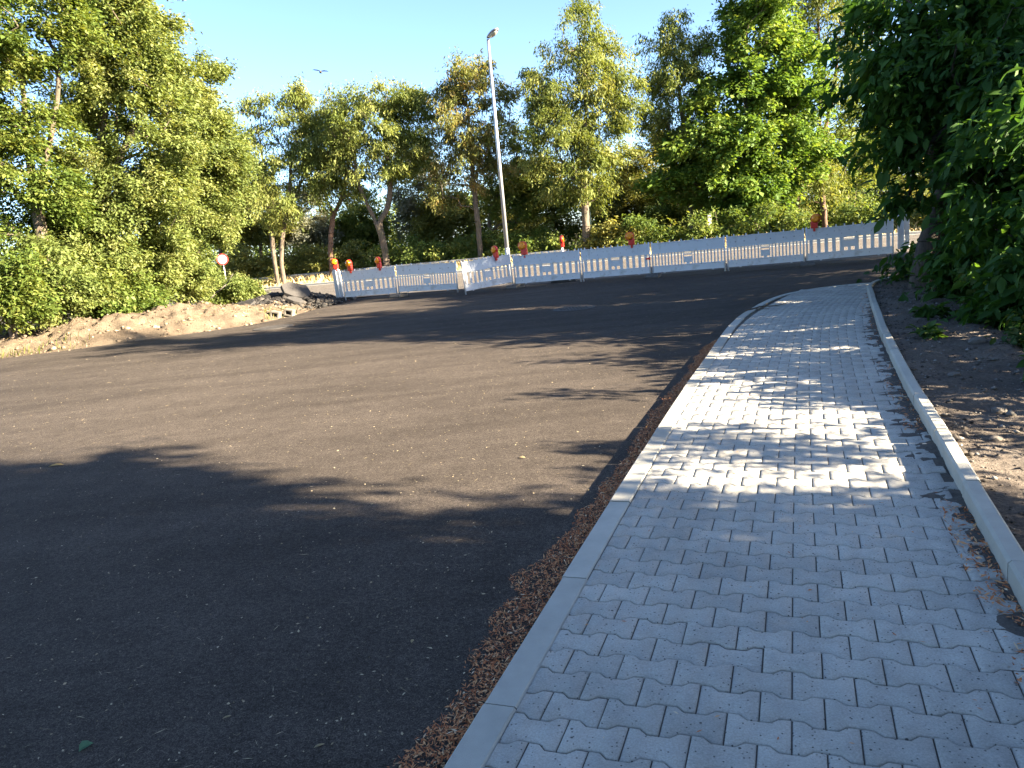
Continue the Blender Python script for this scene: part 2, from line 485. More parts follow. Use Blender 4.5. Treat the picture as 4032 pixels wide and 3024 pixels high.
FRAME = resample(catmull([(-2.3, -3.2), (-.98, .12), (-.24, 2.02), (.30, 3.42), (.80, 4.70), (1.55, 6.60), (2.42, 8.72), (3.35, 10.85), (4.30, 12.75), (5.35, 14.5), (6.6, 16.2), (7.9, 17.6)]), .02)
FR = np.array([(p.x, p.y) for p in FRAME])
FT = np.gradient(FR, axis=0); FT /= np.linalg.norm(FT, axis=1)[:, None]
# smooth the tangents
for _ in range(3):
    k = 61; ker = np.ones(k) / k
    pad = np.pad(FT, ((k // 2, k // 2), (0, 0)), mode='edge')
    FT = np.stack([np.convolve(pad[:, i], ker, 'valid') for i in (0, 1)], 1)
FT /= np.linalg.norm(FT, axis=1)[:, None]
FN = np.stack([FT[:, 1], -FT[:, 0]], 1)
S0 = 6.3   # arc length at which s = 0 sits roughly beside the camera
def path_pt(s, l):
    i = np.clip((np.asarray(s) + S0) / .02, 0, len(FR) - 1.001)
    a = i.astype(int); f = (i - a)[..., None]
    p = FR[a] * (1 - f) + FR[a + 1] * f
    n = FN[a] * (1 - f) + FN[a + 1] * f
    return p + n * np.asarray(l)[..., None]
def path_z(y):
    """the path ramps down to the road near its far end"""
    t = np.clip((np.asarray(y) - 10.2) / 4.2, 0, 1)
    return -0.085 * t * t * (3 - 2 * t)

# left kerb: follows the path, then swings across its end
KERB_IN = [(-2.3, -3.2), (-.98, .12), (-.24, 2.02), (.30, 3.42), (.80, 4.70), (1.55, 6.60), (2.42, 8.72), (3.30, 10.85), (4.02, 12.4), (4.75, 13.75), (5.45, 14.72), (6.2, 15.28), (7.0, 15.42), (7.75, 15.2)]
KP = resample(catmull(KERB_IN, .03), .02)
KA = np.array([(p.x, p.y) for p in KP])

def kerb_run(line, width, z_of, top_h, depth, stone, gap, bev, side=-1):
    """row of kerb stones along a line (list of Vectors at .02 m)"""
    mb = MB(); n = int(stone / .02); g = max(1, int(round(gap / .02)))
    A = np.array([(p.x, p.y) for p in line])
    T = np.gradient(A, axis=0); T /= np.linalg.norm(T, axis=1)[:, None]
    N = np.stack([T[:, 1], -T[:, 0]], 1) * side
    rr = random.Random(4)
    for i in range(0, len(A) - 6, n):
        j = min(i + n, len(A) - 1)
        idx = list(range(i, j + 1, 10))
        if idx[-1] != j: idx.append(j)
        tb = bmesh.new(); rings = []
        dz = rr.uniform(-.004, .004); dl = rr.uniform(-.003, .003)
        for q, k in enumerate(idx):
            p = A[k].copy()
            if q == 0: p = p + T[k] * gap / 2
            if q == len(idx) - 1: p = p - T[k] * gap / 2
            z = float(z_of(p[1])) + top_h + dz
            a = p + N[k] * dl; b = p + N[k] * (width + dl)
            aa = a + N[k] * bev; bb = b - N[k] * bev
            rings.append([tb.verts.new((*v, w)) for v, w in ((a, z - depth), (a, z - bev), (aa, z), (bb, z), (b, z - bev), (b, z - depth))])
        for r0, r1 in zip(rings, rings[1:]):
            for c in range(5): tb.faces.new((r0[c], r0[c + 1], r1[c + 1], r1[c]))
        tb.faces.new(rings[0][::-1]); tb.faces.new(rings[-1])
        bmesh.ops.recalc_face_normals(tb, faces=tb.faces)
        mb._add(tb)
    return mb
kb = kerb_run(KP, .125, path_z, .004, .22, 1.0, .009, .007, side=-1)
tag(kb.build('kerb', M_KERB), kind='structure')

EDGE_IN = [(-.45, -2.6), (.92, .30), (1.62, 2.05), (2.27, 3.68), (2.62, 4.55), (3.34, 6.36), (4.38, 8.85), (5.22, 10.75), (5.85, 12.15), (6.35, 13.25), (6.78, 14.15), (7.25, 14.78), (7.85, 15.2)]
EP = resample(catmull(EDGE_IN, .03), .02)
ke = kerb_run(EP, .085, lambda y: path_z(y) * .8, .10, .32, 1.0, .009, .014, side=1)
tag(ke.build('kerb', M_KERB), kind='structure')
EA = np.array([(p.x, p.y) for p in EP])

# pavers -----------------------------------------------------------
def make_pavers():
    U, Wd, Wn, ROW, gapx, bev = .200, .165, .115, .140, .0022, .0045
    h = U / 2
    # outline of a double-T stone, clockwise, (along row, along path)
    def outline(ins):
        a = h - ins; w1 = Wd / 2 - ins; w2 = Wn / 2 - ins
        x1, x2 = h * .63, h * .37
        return np.array([(-a, -w1), (-x1, -w1), (-x2, -w2), (x2, -w2), (x1, -w1), (a, -w1), (a, w1), (x1, w1), (x2, w2), (-x2, w2), (-x1, w1), (-a, w1)])
    o0, o1 = outline(gapx), outline(gapx + bev)
    Vs, F4, Fn, tint_q, tint_n = [], [], [], [], []
    base = 0; r = np.random.default_rng(11)
    nrows = int(21.5 / ROW)
    for j in range(nrows):
        s = -3.2 + j * ROW
        off = 0 if j % 2 == 0 else h
        for i in range(0, 10):
            l = h + i * U - off
            lmax = 1.735 + r.normal(0, .018)
            if l - h > lmax - .04: continue
            cp = path_pt(np.array([s]), np.array([min(l, lmax - .05)]))[0]
            # stay inside kerb end
            d = np.hypot(KA[:, 0] - cp[0], KA[:, 1] - cp[1]); k = d.argmin()
            if k > 5 and k < len(KA) - 3:
                tx, ty = KA[min(k + 3, len(KA) - 1)] - KA[max(k - 3, 0)]
                side = (cp[0] - KA[k, 0]) * ty - (cp[1] - KA[k, 1]) * tx
                if side < -.02: continue
            d2 = np.hypot(EA[:, 0] - cp[0], EA[:, 1] - cp[1]); k2 = d2.argmin()
            tx, ty = EA[min(k2 + 3, len(EA) - 1)] - EA[max(k2 - 3, 0)]
            if ((cp[0] - EA[k2, 0]) * ty - (cp[1] - EA[k2, 1]) * tx) / math.hypot(tx, ty) > .04: continue
            if cp[1] > 15.4: continue
            P0 = o0 + (l, s); P1 = o1 + (l, s)
            if l - h < 0:
                P0[:, 0] = np.maximum(P0[:, 0], .002); P1[:, 0] = np.maximum(P1[:, 0], .006)
            if l + h > lmax:
                P0[:, 0] = np.minimum(P0[:, 0], lmax); P1[:, 0] = np.minimum(P1[:, 0], lmax - .006)
            if len(P0) < 3 or len(P1) != len(P0): continue
            n = len(P0)
            zt = r.normal(0, .0014); tx_, ty_ = r.normal(0, .004, 2)
            w0 = path_pt(P0[:, 1], P0[:, 0]); w1 = path_pt(P1[:, 1], P1[:, 0])
            zz = path_z(w0[:, 1]) + zt
            def zof(w, extra): return path_z(w[:, 1]) + zt + (w[:, 0] - cp[0]) * tx_ + (w[:, 1] - cp[1]) * ty_ + extra
            ring0 = np.column_stack([w0, zof(w0, -.05)]); ring1 = np.column_stack([w0, zof(w0, -bev)]); ring2 = np.column_stack([w1, zof(w1, 0)])
            Vs += [ring0, ring1, ring2]
            k = np.arange(n); kn = (k + 1) % n
            F4.append(np.stack([base + k, base + kn, base + n + kn, base + n + k], 1))
            F4.append(np.stack([base + n + k, base + n + kn, base + 2 * n + kn, base + 2 * n + k], 1))
            t = float(np.clip(r.normal(.5, .28), 0, 1))
            tint_q += [t] * (2 * n)
            Fn.append(base + 2 * n + k); tint_n.append(t)
            base += 3 * n
    F4 = np.concatenate(F4)
    by = {}
    for f, t in zip(Fn, tint_n): by.setdefault(len(f), []).append((f, t))
    faces = [F4]; tint = list(tint_q)
    for n, lst in by.items():
        faces.append(np.array([f for f, t in lst])); tint += [t for f, t in lst]
    me = mesh_np('pavement', np.concatenate(Vs), faces, {'tint': tint})
    bm = bmesh.new(); bm.from_mesh(me); bmesh.ops.recalc_face_normals(bm, faces=bm.faces); bm.to_mesh(me); bm.free()
    return me
tag(link('pavement', make_pavers(), M_PAVER), kind='structure')
# bedding sand seen in the joints and along the ragged right side
ss = np.arange(-3.4, 18.6, .03); ll = np.array([-.05, .4, 1.0, 1.5, 1.60, 1.64, 1.67, 1.70, 1.73, 1.76, 1.80, 1.86])
SS, LL = np.meshgrid(ss, ll, indexing='ij')
W = path_pt(SS, LL)
keep = W.copy()
edge_up = np.clip((LL - 1.60) / .16, 0, 1)
Z = path_z(W[..., 1]) - .007 + edge_up * .012 + (.022 * (vnoise(W[..., 0], W[..., 1], 11, 5) - .5) + .016 * (vnoise(W[..., 0], W[..., 1], 31, 6) - .5)) * (LL > 1.55)
ok = (W[..., 1] < 15.0)
V = np.concatenate([W, Z[..., None]], -1).reshape(-1, 3)
F = grid_faces(len(ss), len(ll)); okf = ok.reshape(-1)
F = F[okf[F].all(1)]
tag(link('path', mesh_np('path', V, [F], smooth=True), M_JOINT), kind='structure')

# soil strip right of the edging -----------------------------------
vv = np.concatenate([np.linspace(0, 2.4, 34), np.linspace(2.6, 9, 14)])
idx = np.arange(0, len(EA), 4)
T = np.gradient(EA, axis=0); T /= np.linalg.norm(T, axis=1)[:, None]; N = np.stack([T[:, 1], -T[:, 0]], 1)
for _ in range(4):
    ker = np.ones(81) / 81; pad = np.pad(N, ((40, 40), (0, 0)), mode='edge'); N = np.stack([np.convolve(pad[:, i], ker, 'valid') for i in (0, 1)], 1)
base = EA[idx][:, None, :] + N[idx][:, None, :] * (.083 + vv)[None, :, None]
def soil_z(x, y, v):
    hump = .055 - .02 * v - .30 * np.clip(v - 1.0, 0, 2.0)
    ro = .10 * (vnoise(x, y, 1.3, 21) - .5) + .06 * (vnoise(x, y, 4, 22) - .5) + .035 * (vnoise(x, y, 13, 23) - .5)
    return hump + ro * np.clip(v * 4, .15, 1) + path_z(y) * .8
Z = soil_z(base[..., 0], base[..., 1], vv[None, :] + 0 * base[..., 0])
V = np.concatenate([base, Z[..., None]], -1).reshape(-1, 3)
tag(link('soil_verge', mesh_np('soil_verge', V, [grid_faces(len(idx), len(vv))], smooth=True), M_SOIL), kind='structure')

# dirt bank along the left road edge --------------------------------
BL = resample(catmull([(-45, 6.2), (-30, 11.2), (-20, 15.0), (-12.2, 18.3), (-10.8, 18.7), (-9.4, 19.4), (-7.8, 20.2), (-6.9, 21.0), (-6.35, 22.3), (-6.05, 24.2), (-6.0, 26.0)], .06), .09)
BA = np.array([(p.x, p.y) for p in BL])
T = np.gradient(BA, axis=0); T /= np.linalg.norm(T, axis=1)[:, None]; N = np.stack([-T[:, 1], T[:, 0]], 1)
for _ in range(4):
    ker = np.ones(15) / 15; pad = np.pad(N, ((7, 7), (0, 0)), mode='edge'); N = np.stack([np.convolve(pad[:, i], ker, 'valid') for i in (0, 1)], 1)
vv = np.linspace(0, 7.5, 90)
base = BA[:, None, :] + N[:, None, :] * vv[None, :, None]
def bank_h(x, y, v, u):
    prof = .36 * np.exp(-((v - 1.8) / 1.2) ** 2) + .25 * np.clip(v / 4, 0, 1)
    prof = prof * (1 - np.clip((u - .86) / .14, 0, 1) * .75)
    ro = .40 * (vnoise(x, y, .55, 31) - .35) + .22 * (vnoise(x, y, 1.7, 32) - .5) + .16 * (vnoise(x, y, 4, 33) - .5) + .20 * (vnoise(x, y, 9, 34) - .5)
    return -.115 + np.clip(v * 2.2, 0, 1) * (prof * (1 + ro) + ro * .30 + .03)
uu = np.linspace(0, 1, len(BA))[:, None] + 0 * vv[None, :]
Z = bank_h(base[..., 0], base[..., 1], vv[None, :] + 0 * uu, uu)
V = np.concatenate([base, Z[..., None]], -1).reshape(-1, 3)
tag(link('dirt_bank', mesh_np('dirt_bank', V, [grid_faces(len(BA), len(vv))], smooth=True), M_BANK), kind='structure')

# ------------------------------------------------------------------ scattered leaves and crumbs (nobody could count them)
def flakes(P, L, Wd, yaw, tilt, lift=0.004, curl=None, r=rng):
    """small flat pointed pieces lying around at P"""
    n = len(P)
    d = np.stack([np.cos(yaw) * np.cos(tilt), np.sin(yaw) * np.cos(tilt), np.sin(tilt)], 1)
    sd = np.stack([-np.sin(yaw), np.cos(yaw), r.normal(0, .35, n)], 1)
    a = P - d * (L / 2)[:, None]; b = P + d * (L / 2)[:, None]
    mid = P.copy(); mid[:, 2] += r.uniform(0, .25, n) * Wd
    l = mid + sd * (Wd / 2)[:, None]; q = mid - sd * (Wd / 2)[:, None]
    V = np.stack([a, l, b, q], 1).reshape(-1, 3)
    V[:, 2] += lift
    k = np.arange(n) * 4
    F = np.stack([k, k + 1, k + 2, k + 3], 1)
    return V, F

def litter(name, P, L, Wd, mat, tint, tilt_s=.25, lift=.005):
    n = len(P)
    V, F = flakes(P, L, Wd, rng.uniform(0, 6.283, n), rng.normal(0, tilt_s, n), lift)
    return tag(link(name, mesh_np(name, V, [F], {'tint': tint}), mat), kind='stuff')

# husks swept against the left kerb
n = 46000
k = rng.integers(0, int(len(KA) * .86), n)
wv = .10 + .14 * vnoise(KA[k, 0], KA[k, 1], 1.6, 41) + .10 * vnoise(KA[k, 0], KA[k, 1], 6, 42)
thin = np.clip((KA[k, 1] - 4) / 6, 0, 1)
gaps = np.where(KA[k, 1] > 8.6, (vnoise(KA[k, 0], KA[k, 1], .8, 43) > .55), True)
wv = wv * (1 - .35 * thin)
off = .128 + wv * rng.random(n) ** 1.25
T = np.gradient(KA, axis=0); T /= np.linalg.norm(T, axis=1)[:, None]
NK = np.stack([-T[:, 1], T[:, 0]], 1)
pos = KA[k] + NK[k] * off[:, None] + rng.normal(0, .012, (n, 2))
heap = np.clip(1 - (off - .128) / np.maximum(wv, .02), 0, 1) * .045
P = np.column_stack([pos, -.098 + heap * rng.random(n)])
sel = gaps & (P[:, 1] > .4) & (P[:, 1] < 12.9)
P = P[sel]
litter('leaf_litter', P, rng.uniform(.008, .036, len(P)), rng.uniform(.0025, .008, len(P)), M_LITTER, np.clip(rng.beta(2, 2.0, len(P)) , 0, 1), .45)
# husks along the right edging
n = 6500
k = rng.integers(60, int(len(EA) * .9), n)
T = np.gradient(EA, axis=0); T /= np.linalg.norm(T, axis=1)[:, None]
NE = np.stack([-T[:, 1], T[:, 0]], 1)
den = np.clip(1.25 - EA[k, 1] / 7, .12, 1)
off = .01 + .13 * rng.random(n) ** 1.5
pos = EA[k] + NE[k] * off[:, None]
P = np.column_stack([pos, path_z(pos[:, 1]) - .006 + .02 * rng.random(n)])
P = P[(rng.random(n) < den) & (vnoise(pos[:, 0], pos[:, 1], 2.2, 44) > .35)]
litter('leaf_litter', P, rng.uniform(.012, .045, len(P)), rng.uniform(.004, .012, len(P)), M_LITTER, np.clip(rng.beta(2, 1.8, len(P)), 0, 1), .4)
# crumbs, stalks and seeds over the new asphalt
n = 16000
yy = .9 + 23 * rng.random(n) ** 1.6; xx = rng.uniform(-1, 1, n) * (1.5 + yy * .75)
rel = xx - (.3 + .394 * (yy - 3.53)) + .16
sel = (rel < -.12) & ~((yy > 17) & (xx < -6.5))
xx, yy = xx[sel], yy[sel]
P = np.column_stack([xx, yy, np.full(len(xx), -.098)])
isst = rng.random(len(P)) < .3
litter('leaf_litter', P, np.where(isst, rng.uniform(.02, .06, len(P)), rng.uniform(.006, .02, len(P))) * (1 + .03 * yy), np.where(isst, .0018, rng.uniform(.004, .010, len(P))) * (1 + .03 * yy), M_CRUMB, rng.random(len(P)), .08, .003)
# a few on the path
n = 260
s_, l_ = rng.uniform(-1.6, 13, n), rng.uniform(0, 1.65, n)
w = path_pt(s_, l_)
litter('leaf_litter', np.column_stack([w, path_z(w[:, 1]) + .002]), rng.uniform(.008, .03, n), rng.uniform(.003, .008, n), M_LITTER, rng.random(n), .1)

def pebbles(name, P, rad, mat, r=rng):
    """faceted stones: squashed jittered octahedra"""
    n = len(P)
    o = np.array([(1, 0, 0), (-1, 0, 0), (0, 1, 0), (0, -1, 0), (0, 0, 1), (0, 0, -1)], float)
    sc_ = np.stack([r.uniform(.7, 1.3, n), r.uniform(.6, 1.1, n), r.uniform(.4, .8, n)], 1)
    V = o[None] * sc_[:, None] * (1 + r.normal(0, .18, (n, 6, 1)))
    a = r.uniform(0, 6.28, n); c, s = np.cos(a)[:, None], np.sin(a)[:, None]
    X = V[..., 0] * c - V[..., 1] * s; Y = V[..., 0] * s + V[..., 1] * c
    V = np.stack([X, Y, V[..., 2]], -1) * rad[:, None, None] + P[:, None]
    f = np.array([(0, 2, 4), (2, 1, 4), (1, 3, 4), (3, 0, 4), (2, 0, 5), (1, 2, 5), (3, 1, 5), (0, 3, 5)])
    F = (np.arange(n)[:, None, None] * 6 + f[None]).reshape(-1, 3)
    return tag(link(name, mesh_np(name, V.reshape(-1, 3), [F], {'tint': np.repeat(r.random(n), 8)}), mat), kind='stuff')
n = 14000
k = rng.integers(0, len(EA), n); v = rng.random(n) ** 1.2 * 2.2
pos = EA[k] - NE[k] * (.09 + v)[:, None]
rad = rng.gamma(1.3, .0055, n).clip(.003, .045)
pebbles('gravel', np.column_stack([pos, soil_z(pos[:, 0], pos[:, 1], v) + rad * .2]), rad, M_GRAVEL)
n = 7000
k = rng.integers(60, len(BA), n); v = rng.random(n) ** 1.2 * 3.4 - .1
NB = N = None
T = np.gradient(BA, axis=0); T /= np.linalg.norm(T, axis=1)[:, None]; NB = np.stack([-T[:, 1], T[:, 0]], 1)
pos = BA[k] + NB[k] * v[:, None]
rad = rng.gamma(1.5, .016, n).clip(.008, .11)
pebbles('gravel', np.column_stack([pos, bank_h(pos[:, 0], pos[:, 1], v, k / len(BA)) + rad * .1]), rad,
        litter_mat('bank_clods', [(0, (.06, .045, .03)), (.5, (.14, .10, .07)), (1, (.25, .20, .14))]))

def blades(name, P, h, mat, tint, lean=.5, w=.012):
    n = len(P); yaw = rng.uniform(0, 6.283, n)
    sd = np.stack([np.cos(yaw), np.sin(yaw), 0 * yaw], 1)
    le = rng.normal(0, lean, (n, 2)) * h[:, None]
    a = P - sd * (w * h / .3)[:, None]; b = P + sd * (w * h / .3)[:, None]
    mid = P + np.column_stack([le * .35, h * .6]); tip = P + np.column_stack([le, h * .95])
    ml, mr = mid - sd * (w * .7 * h / .3)[:, None], mid + sd * (w * .7 * h / .3)[:, None]
    V = np.stack([a, b, mr, ml, tip], 1).reshape(-1, 3)
    k = np.arange(n) * 5
    return tag(link(name, mesh_np(name, V, [np.stack([k, k + 1, k + 2, k + 3], 1), np.stack([k + 3, k + 2, k + 4], 1)], {'tint': np.concatenate([tint, tint])}), mat), kind='stuff')
n = 34000
s_, t_ = rng.uniform(33.8, 36.4, n), rng.uniform(-30, 34, n)
xs = .3 + MD.x * s_ + MN.x * t_; ys = 3.53 + MD.y * s_ + MN.y * t_
dens = vnoise(xs, ys, .5, 61)
keepm = rng.random(n) < .35 + dens * .8
xs, ys, s_ = xs[keepm], ys[keepm], s_[keepm]
blades('grass', np.column_stack([xs, ys, np.full(len(xs), -.13)]), (.06 + .30 * rng.random(len(xs)) ** 2) * (1 + (s_ > 35.3) * .9), M_DRYGRASS, rng.random(len(xs)), .45, .02)
# green tufts at the toe of the bank and under the grove
n = 9000
k = rng.integers(40, len(BA) - 30, n); v = np.where(rng.random(n) < .35, rng.uniform(.05, .6, n), rng.uniform(3.0, 7, n))
pos = BA[k] + NB[k] * v[:, None]
m_ = vnoise(pos[:, 0], pos[:, 1], .6, 63) > .5
pos, v, k = pos[m_], v[m_], k[m_]
blades('grass', np.column_stack([pos, bank_h(pos[:, 0], pos[:, 1], v, k / len(BA)) - .02]), .05 + .22 * rng.random(len(pos)) ** 2, leaf_mat('grass_blade', (.06, .09, .02), (.12, .14, .03), (.25, .22, .08)), rng.random(len(pos)), .5, .015)
n = 5000
k = rng.integers(100, len(BA), n); v = rng.uniform(.3, 3.6, n); pos = BA[k] + NB[k] * v[:, None]
m_ = vnoise(pos[:, 0], pos[:, 1], .7, 66) > .62
pos, v, k = pos[m_], v[m_], k[m_]
V, F = flakes(np.column_stack([pos, bank_h(pos[:, 0], pos[:, 1], v, k / len(BA))]), rng.uniform(.08, .3, len(pos)), rng.uniform(.006, .015, len(pos)), rng.uniform(0, 6.28, len(pos)), rng.normal(0, .2, len(pos)), .02)
tag(link('straw', mesh_np('straw', V, [F], {'tint': rng.random(len(pos))}), M_DRYGRASS), kind='stuff')

# ------------------------------------------------------------------ trees
SUN_H = np.array([SUN.x, SUN.y])
LEAFSHAPE = {  # length, width, droop, cluster radius, spread
 'ash': (.17, .060, -.75, .50), 'russet': (.17, .062, -.7, .48), 'deep': (.17, .08, -.4, .50), 'maple': (.20, .15, -.35, .55),
 'yellowy': (.16, .10, -.3, .50), 'pale': (.14, .09, -.3, .45), 'grove': (.098, .052, -.35, .36), 'dark_leaf': (.105, .058, -.35, .36),
 'walnut': (.185, .078, -.55, .36), 'bramble': (.085, .055, -.3, .22)}

def leaf_mesh(name, cent, n, kind, r, near=False):
    L0, W0, droop, rc = LEAFSHAPE[kind]
    ncl = len(cent)
    wgt = r.gamma(2.2, 1, ncl); wgt /= wgt.sum()
    ci = r.choice(ncl, n, p=wgt)
    ctr = cent.mean(0)
    cd = cent - ctr; cd[:, 2] *= .3
    cd /= np.maximum(np.linalg.norm(cd, axis=1), .05)[:, None]
    cd = cd + r.normal(0, .75, (ncl, 3)); cd[:, 2] += droop * .7
    cd /= np.linalg.norm(cd, axis=1)[:, None]
    cl_len = r.uniform(.7, 2.3, ncl)
    u = r.uniform(-.45, 1, n)
    P = cent[ci] + cd[ci] * (u * cl_len[ci] * rc)[:, None] + r.normal(0, 1, (n, 3)) * (rc * np.array([.40, .40, .30]))
    P[:, 2] = np.maximum(P[:, 2], .03)
    yaw = np.arctan2(cd[ci, 1], cd[ci, 0]) + r.normal(0, 1.0, n)
    pit = droop + r.normal(0, .45, n)
    d = np.stack([np.cos(yaw) * np.cos(pit), np.sin(yaw) * np.cos(pit), np.sin(pit)], 1)
    up = np.stack([r.normal(0, .5, n), r.normal(0, .5, n), np.ones(n)], 1)
    sd = np.cross(d, up); sd /= np.linalg.norm(sd, axis=1)[:, None]
    nn = np.cross(sd, d)
    sz_ = np.clip(r.lognormal(-.05, .32, n), .4, 1.8); L = L0 * sz_; W = W0 * sz_ * r.uniform(.75, 1.15, n)
    cl = r.random(len(cent)); cl = np.clip(.5 + (cl - .5) * .9, 0, 1)
    tint = np.clip(.55 * cl[ci] + .45 * r.random(n) + r.normal(0, .05, n), 0, 1)
    dL, sW, nW = d * L[:, None], sd * (W / 2)[:, None], nn * (W / 2)[:, None]
    if near:
        a = P; tip = P + dL - nW * .5
        l1 = P + dL * .33 + sW * .95 + nW * .35; r1 = P + dL * .33 - sW * .95 + nW * .35
        l2 = P + dL * .70 + sW * .78 + nW * .20; r2 = P + dL * .70 - sW * .78 + nW * .20
        m1 = P + dL * .35 ; m2 = P + dL * .70 - nW * .1
        V = np.stack([a, l1, l2, tip, r2, r1, m1, m2], 1).reshape(-1, 3)
        k = np.arange(n) * 8
        q = np.concatenate([np.stack([k + 1, k + 2, k + 7, k + 6], 1), np.stack([k + 6, k + 7, k + 4, k + 5], 1)])
        t = np.concatenate([np.stack([k, k + 1, k + 6], 1), np.stack([k, k + 6, k + 5], 1), np.stack([k + 2, k + 3, k + 7], 1), np.stack([k + 7, k + 3, k + 4], 1)])
        return mesh_np(name, V, [q, t], {'tint': np.concatenate([tint] * 6)})
    a = P; tip = P + dL
    l = P + dL * .45 + sW + nW * .3; q = P + dL * .45 - sW + nW * .3
    V = np.stack([a, l, tip, q], 1).reshape(-1, 3)
    k = np.arange(n) * 4
    F = np.concatenate([np.stack([k, k + 1, k + 2], 1), np.stack([k, k + 2, k + 3], 1)])
    return mesh_np(name, V, [F], {'tint': np.concatenate([tint, tint])})

def tubes(segs, sides):
    """segs: (n, 8) p0 p1 r0 r1"""
    n = len(segs); p0, p1 = segs[:, :3], segs[:, 3:6]
    d = p1 - p0; d /= np.maximum(np.linalg.norm(d, axis=1), 1e-6)[:, None]
    ref = np.where(np.abs(d[:, 2:3]) > .9, np.array([[1., 0, 0]]), np.array([[0, 0, 1.]]))
    u = np.cross(d, ref); u /= np.linalg.norm(u, axis=1)[:, None]; v = np.cross(d, u)
    a = np.arange(sides) / sides * 2 * np.pi
    ring = u[:, None] * np.cos(a)[None, :, None] + v[:, None] * np.sin(a)[None, :, None]
    V = np.concatenate([p0[:, None] + ring * segs[:, 6, None, None], p1[:, None] + ring * segs[:, 7, None, None]], 1).reshape(-1, 3)
    k = np.arange(sides); kn = (k + 1) % sides
    f = np.stack([k, kn, sides + kn, sides + k], 1)
    F = (np.arange(n)[:, None, None] * 2 * sides + f[None]).reshape(-1, 4)
    return V, F

def grow(sp, seed, near=False):
    r = np.random.default_rng(seed)
    loc = np.array(sp['loc']); kind = sp['kind']
    bl = np.array(sp['blobs'])
    vol = bl[:, 3] * bl[:, 4] * bl[:, 5]
    rc = LEAFSHAPE[kind][3]
    area = (bl[:, 3] * bl[:, 5] + bl[:, 3] * bl[:, 4]).sum()
    ncl = int(np.clip(area / (rc * rc) * (1.9 if not sp.get('bush') else 2.2), 40, 760))
    ncl = int(ncl * sp.get('cl', 1))
    # cluster centres, more of them towards the surface
    bi = r.choice(len(bl), ncl * 2, p=(vol ** .72) / (vol ** .72).sum())
    g = r.normal(0, 1, (ncl * 2, 3)); g /= np.linalg.norm(g, axis=1)[:, None]
    rad = r.random(ncl * 2) ** .42
    cen = bl[bi, :3] + g * rad[:, None] * bl[bi, 3:6]
    cen = cen[cen[:, 2] > loc[2] + .12][:ncl]
    # skeleton
    pos, par, onst = [], [], []
    for st in sp['stems']:
        pts = [Vector(p) for p in st]
        fine = resample(catmull(pts, .1), .28 if not sp.get('bush') else .2)
        fine = [np.array(p) for p in fine]
        prev = -1
        if pos and not (np.hypot(*(fine[0][:2] - np.array(sp['stems'][0][0])[:2])) < .9 and abs(fine[0][2] - loc[2]) < .6):
            A = np.array(pos); prev = int(np.linalg.norm(A - fine[0], axis=1).argmin()); fine = fine[1:]
        for i, p in enumerate(fine):
            q = p + (r.normal(0, .012, 3) if i else 0)
            pos.append(q); par.append(prev); onst.append(1); prev = len(pos) - 1
    nst = len(pos)
    zlo = cen[:, 2].min()
    order = np.argsort(np.min(np.linalg.norm(cen[:, None] - np.array(pos)[None], axis=2), axis=1))
    tips = []
    for ci in order:
        c = cen[ci]; A = np.array(pos)
        d = np.linalg.norm(A - c, axis=1)
        cost = d + .9 * np.maximum(0, A[:, 2] - c[2] + .25) + 3 * (A[:, 2] < loc[2] + (.35 if sp.get('bush') else 1.3))
        j = int(cost.argmin()); dist = d[j]
        k = max(1, int(dist / .45)); prev = j
        for q in range(1, k + 1):
            t = q / k
            p = A[j] * (1 - t) + c * t
            p = p + np.array([0, 0, .10 * dist * math.sin(t * math.pi)]) + r.normal(0, .035 * dist, 3) * (t < 1)
            pos.append(p); par.append(prev); onst.append(0); prev = len(pos) - 1
        tips.append(prev)
    pos = np.array(pos); par = np.array(par); N_ = len(pos)
    w = np.zeros(N_); w[tips] = 1.0
    for i in range(N_ - 1, -1, -1):
        if w[i] == 0: w[i] = .35
        if par[i] >= 0: w[par[i]] += w[i]
    rr_ = w ** .52
    r0 = sp['r'] * (.8 if sp['loc'][1] > 34 else 1); sc_ = r0 / rr_[0]
    rad = np.maximum(rr_ * sc_, .006 if sp.get('bush') else .009)
    # trunk flare
    rad[:nst] *= 1 + .45 * np.exp(-np.maximum(pos[:nst, 2] - loc[2], 0) / .35)
    ch = np.where(par >= 0)[0]
    pr = rad[par[ch]]; own = rad[ch]
    thick = own > r0 * .28
    base_r = np.where(np.arange(N_)[ch] < nst, pr, np.minimum(pr, own * 1.35))
    segs = np.column_stack([pos[par[ch]], pos[ch], base_r, own])
    Vs, Fs, o = [], [], 0
    for msk, sd in ((thick, 9), (~thick, 4)):
        if msk.any():
            v, f = tubes(segs[msk], sd); Vs.append(v); Fs.append(f + o); o += len(v)
    root = empty(sp.get('name', 'tree'), tuple(loc))
    V = np.concatenate(Vs) - loc
    bark = sp.get('bark', 'grey')
    link('trunk' if not sp.get('bush') else 'stems', mesh_np('trunk', V, [np.concatenate(Fs)], smooth=True), BARK[bark], root)
    link('crown' if not sp.get('bush') else 'foliage', leaf_mesh('crown', cen - loc, int(sp['n'] * (1.0 if near else 1.35 if sp['kind'] in ('ash', 'russet') else 2.0 if sp['kind'] in ('grove', 'dark_leaf') else 1.6)), kind, r, near), LEAF[kind], root)
    return root

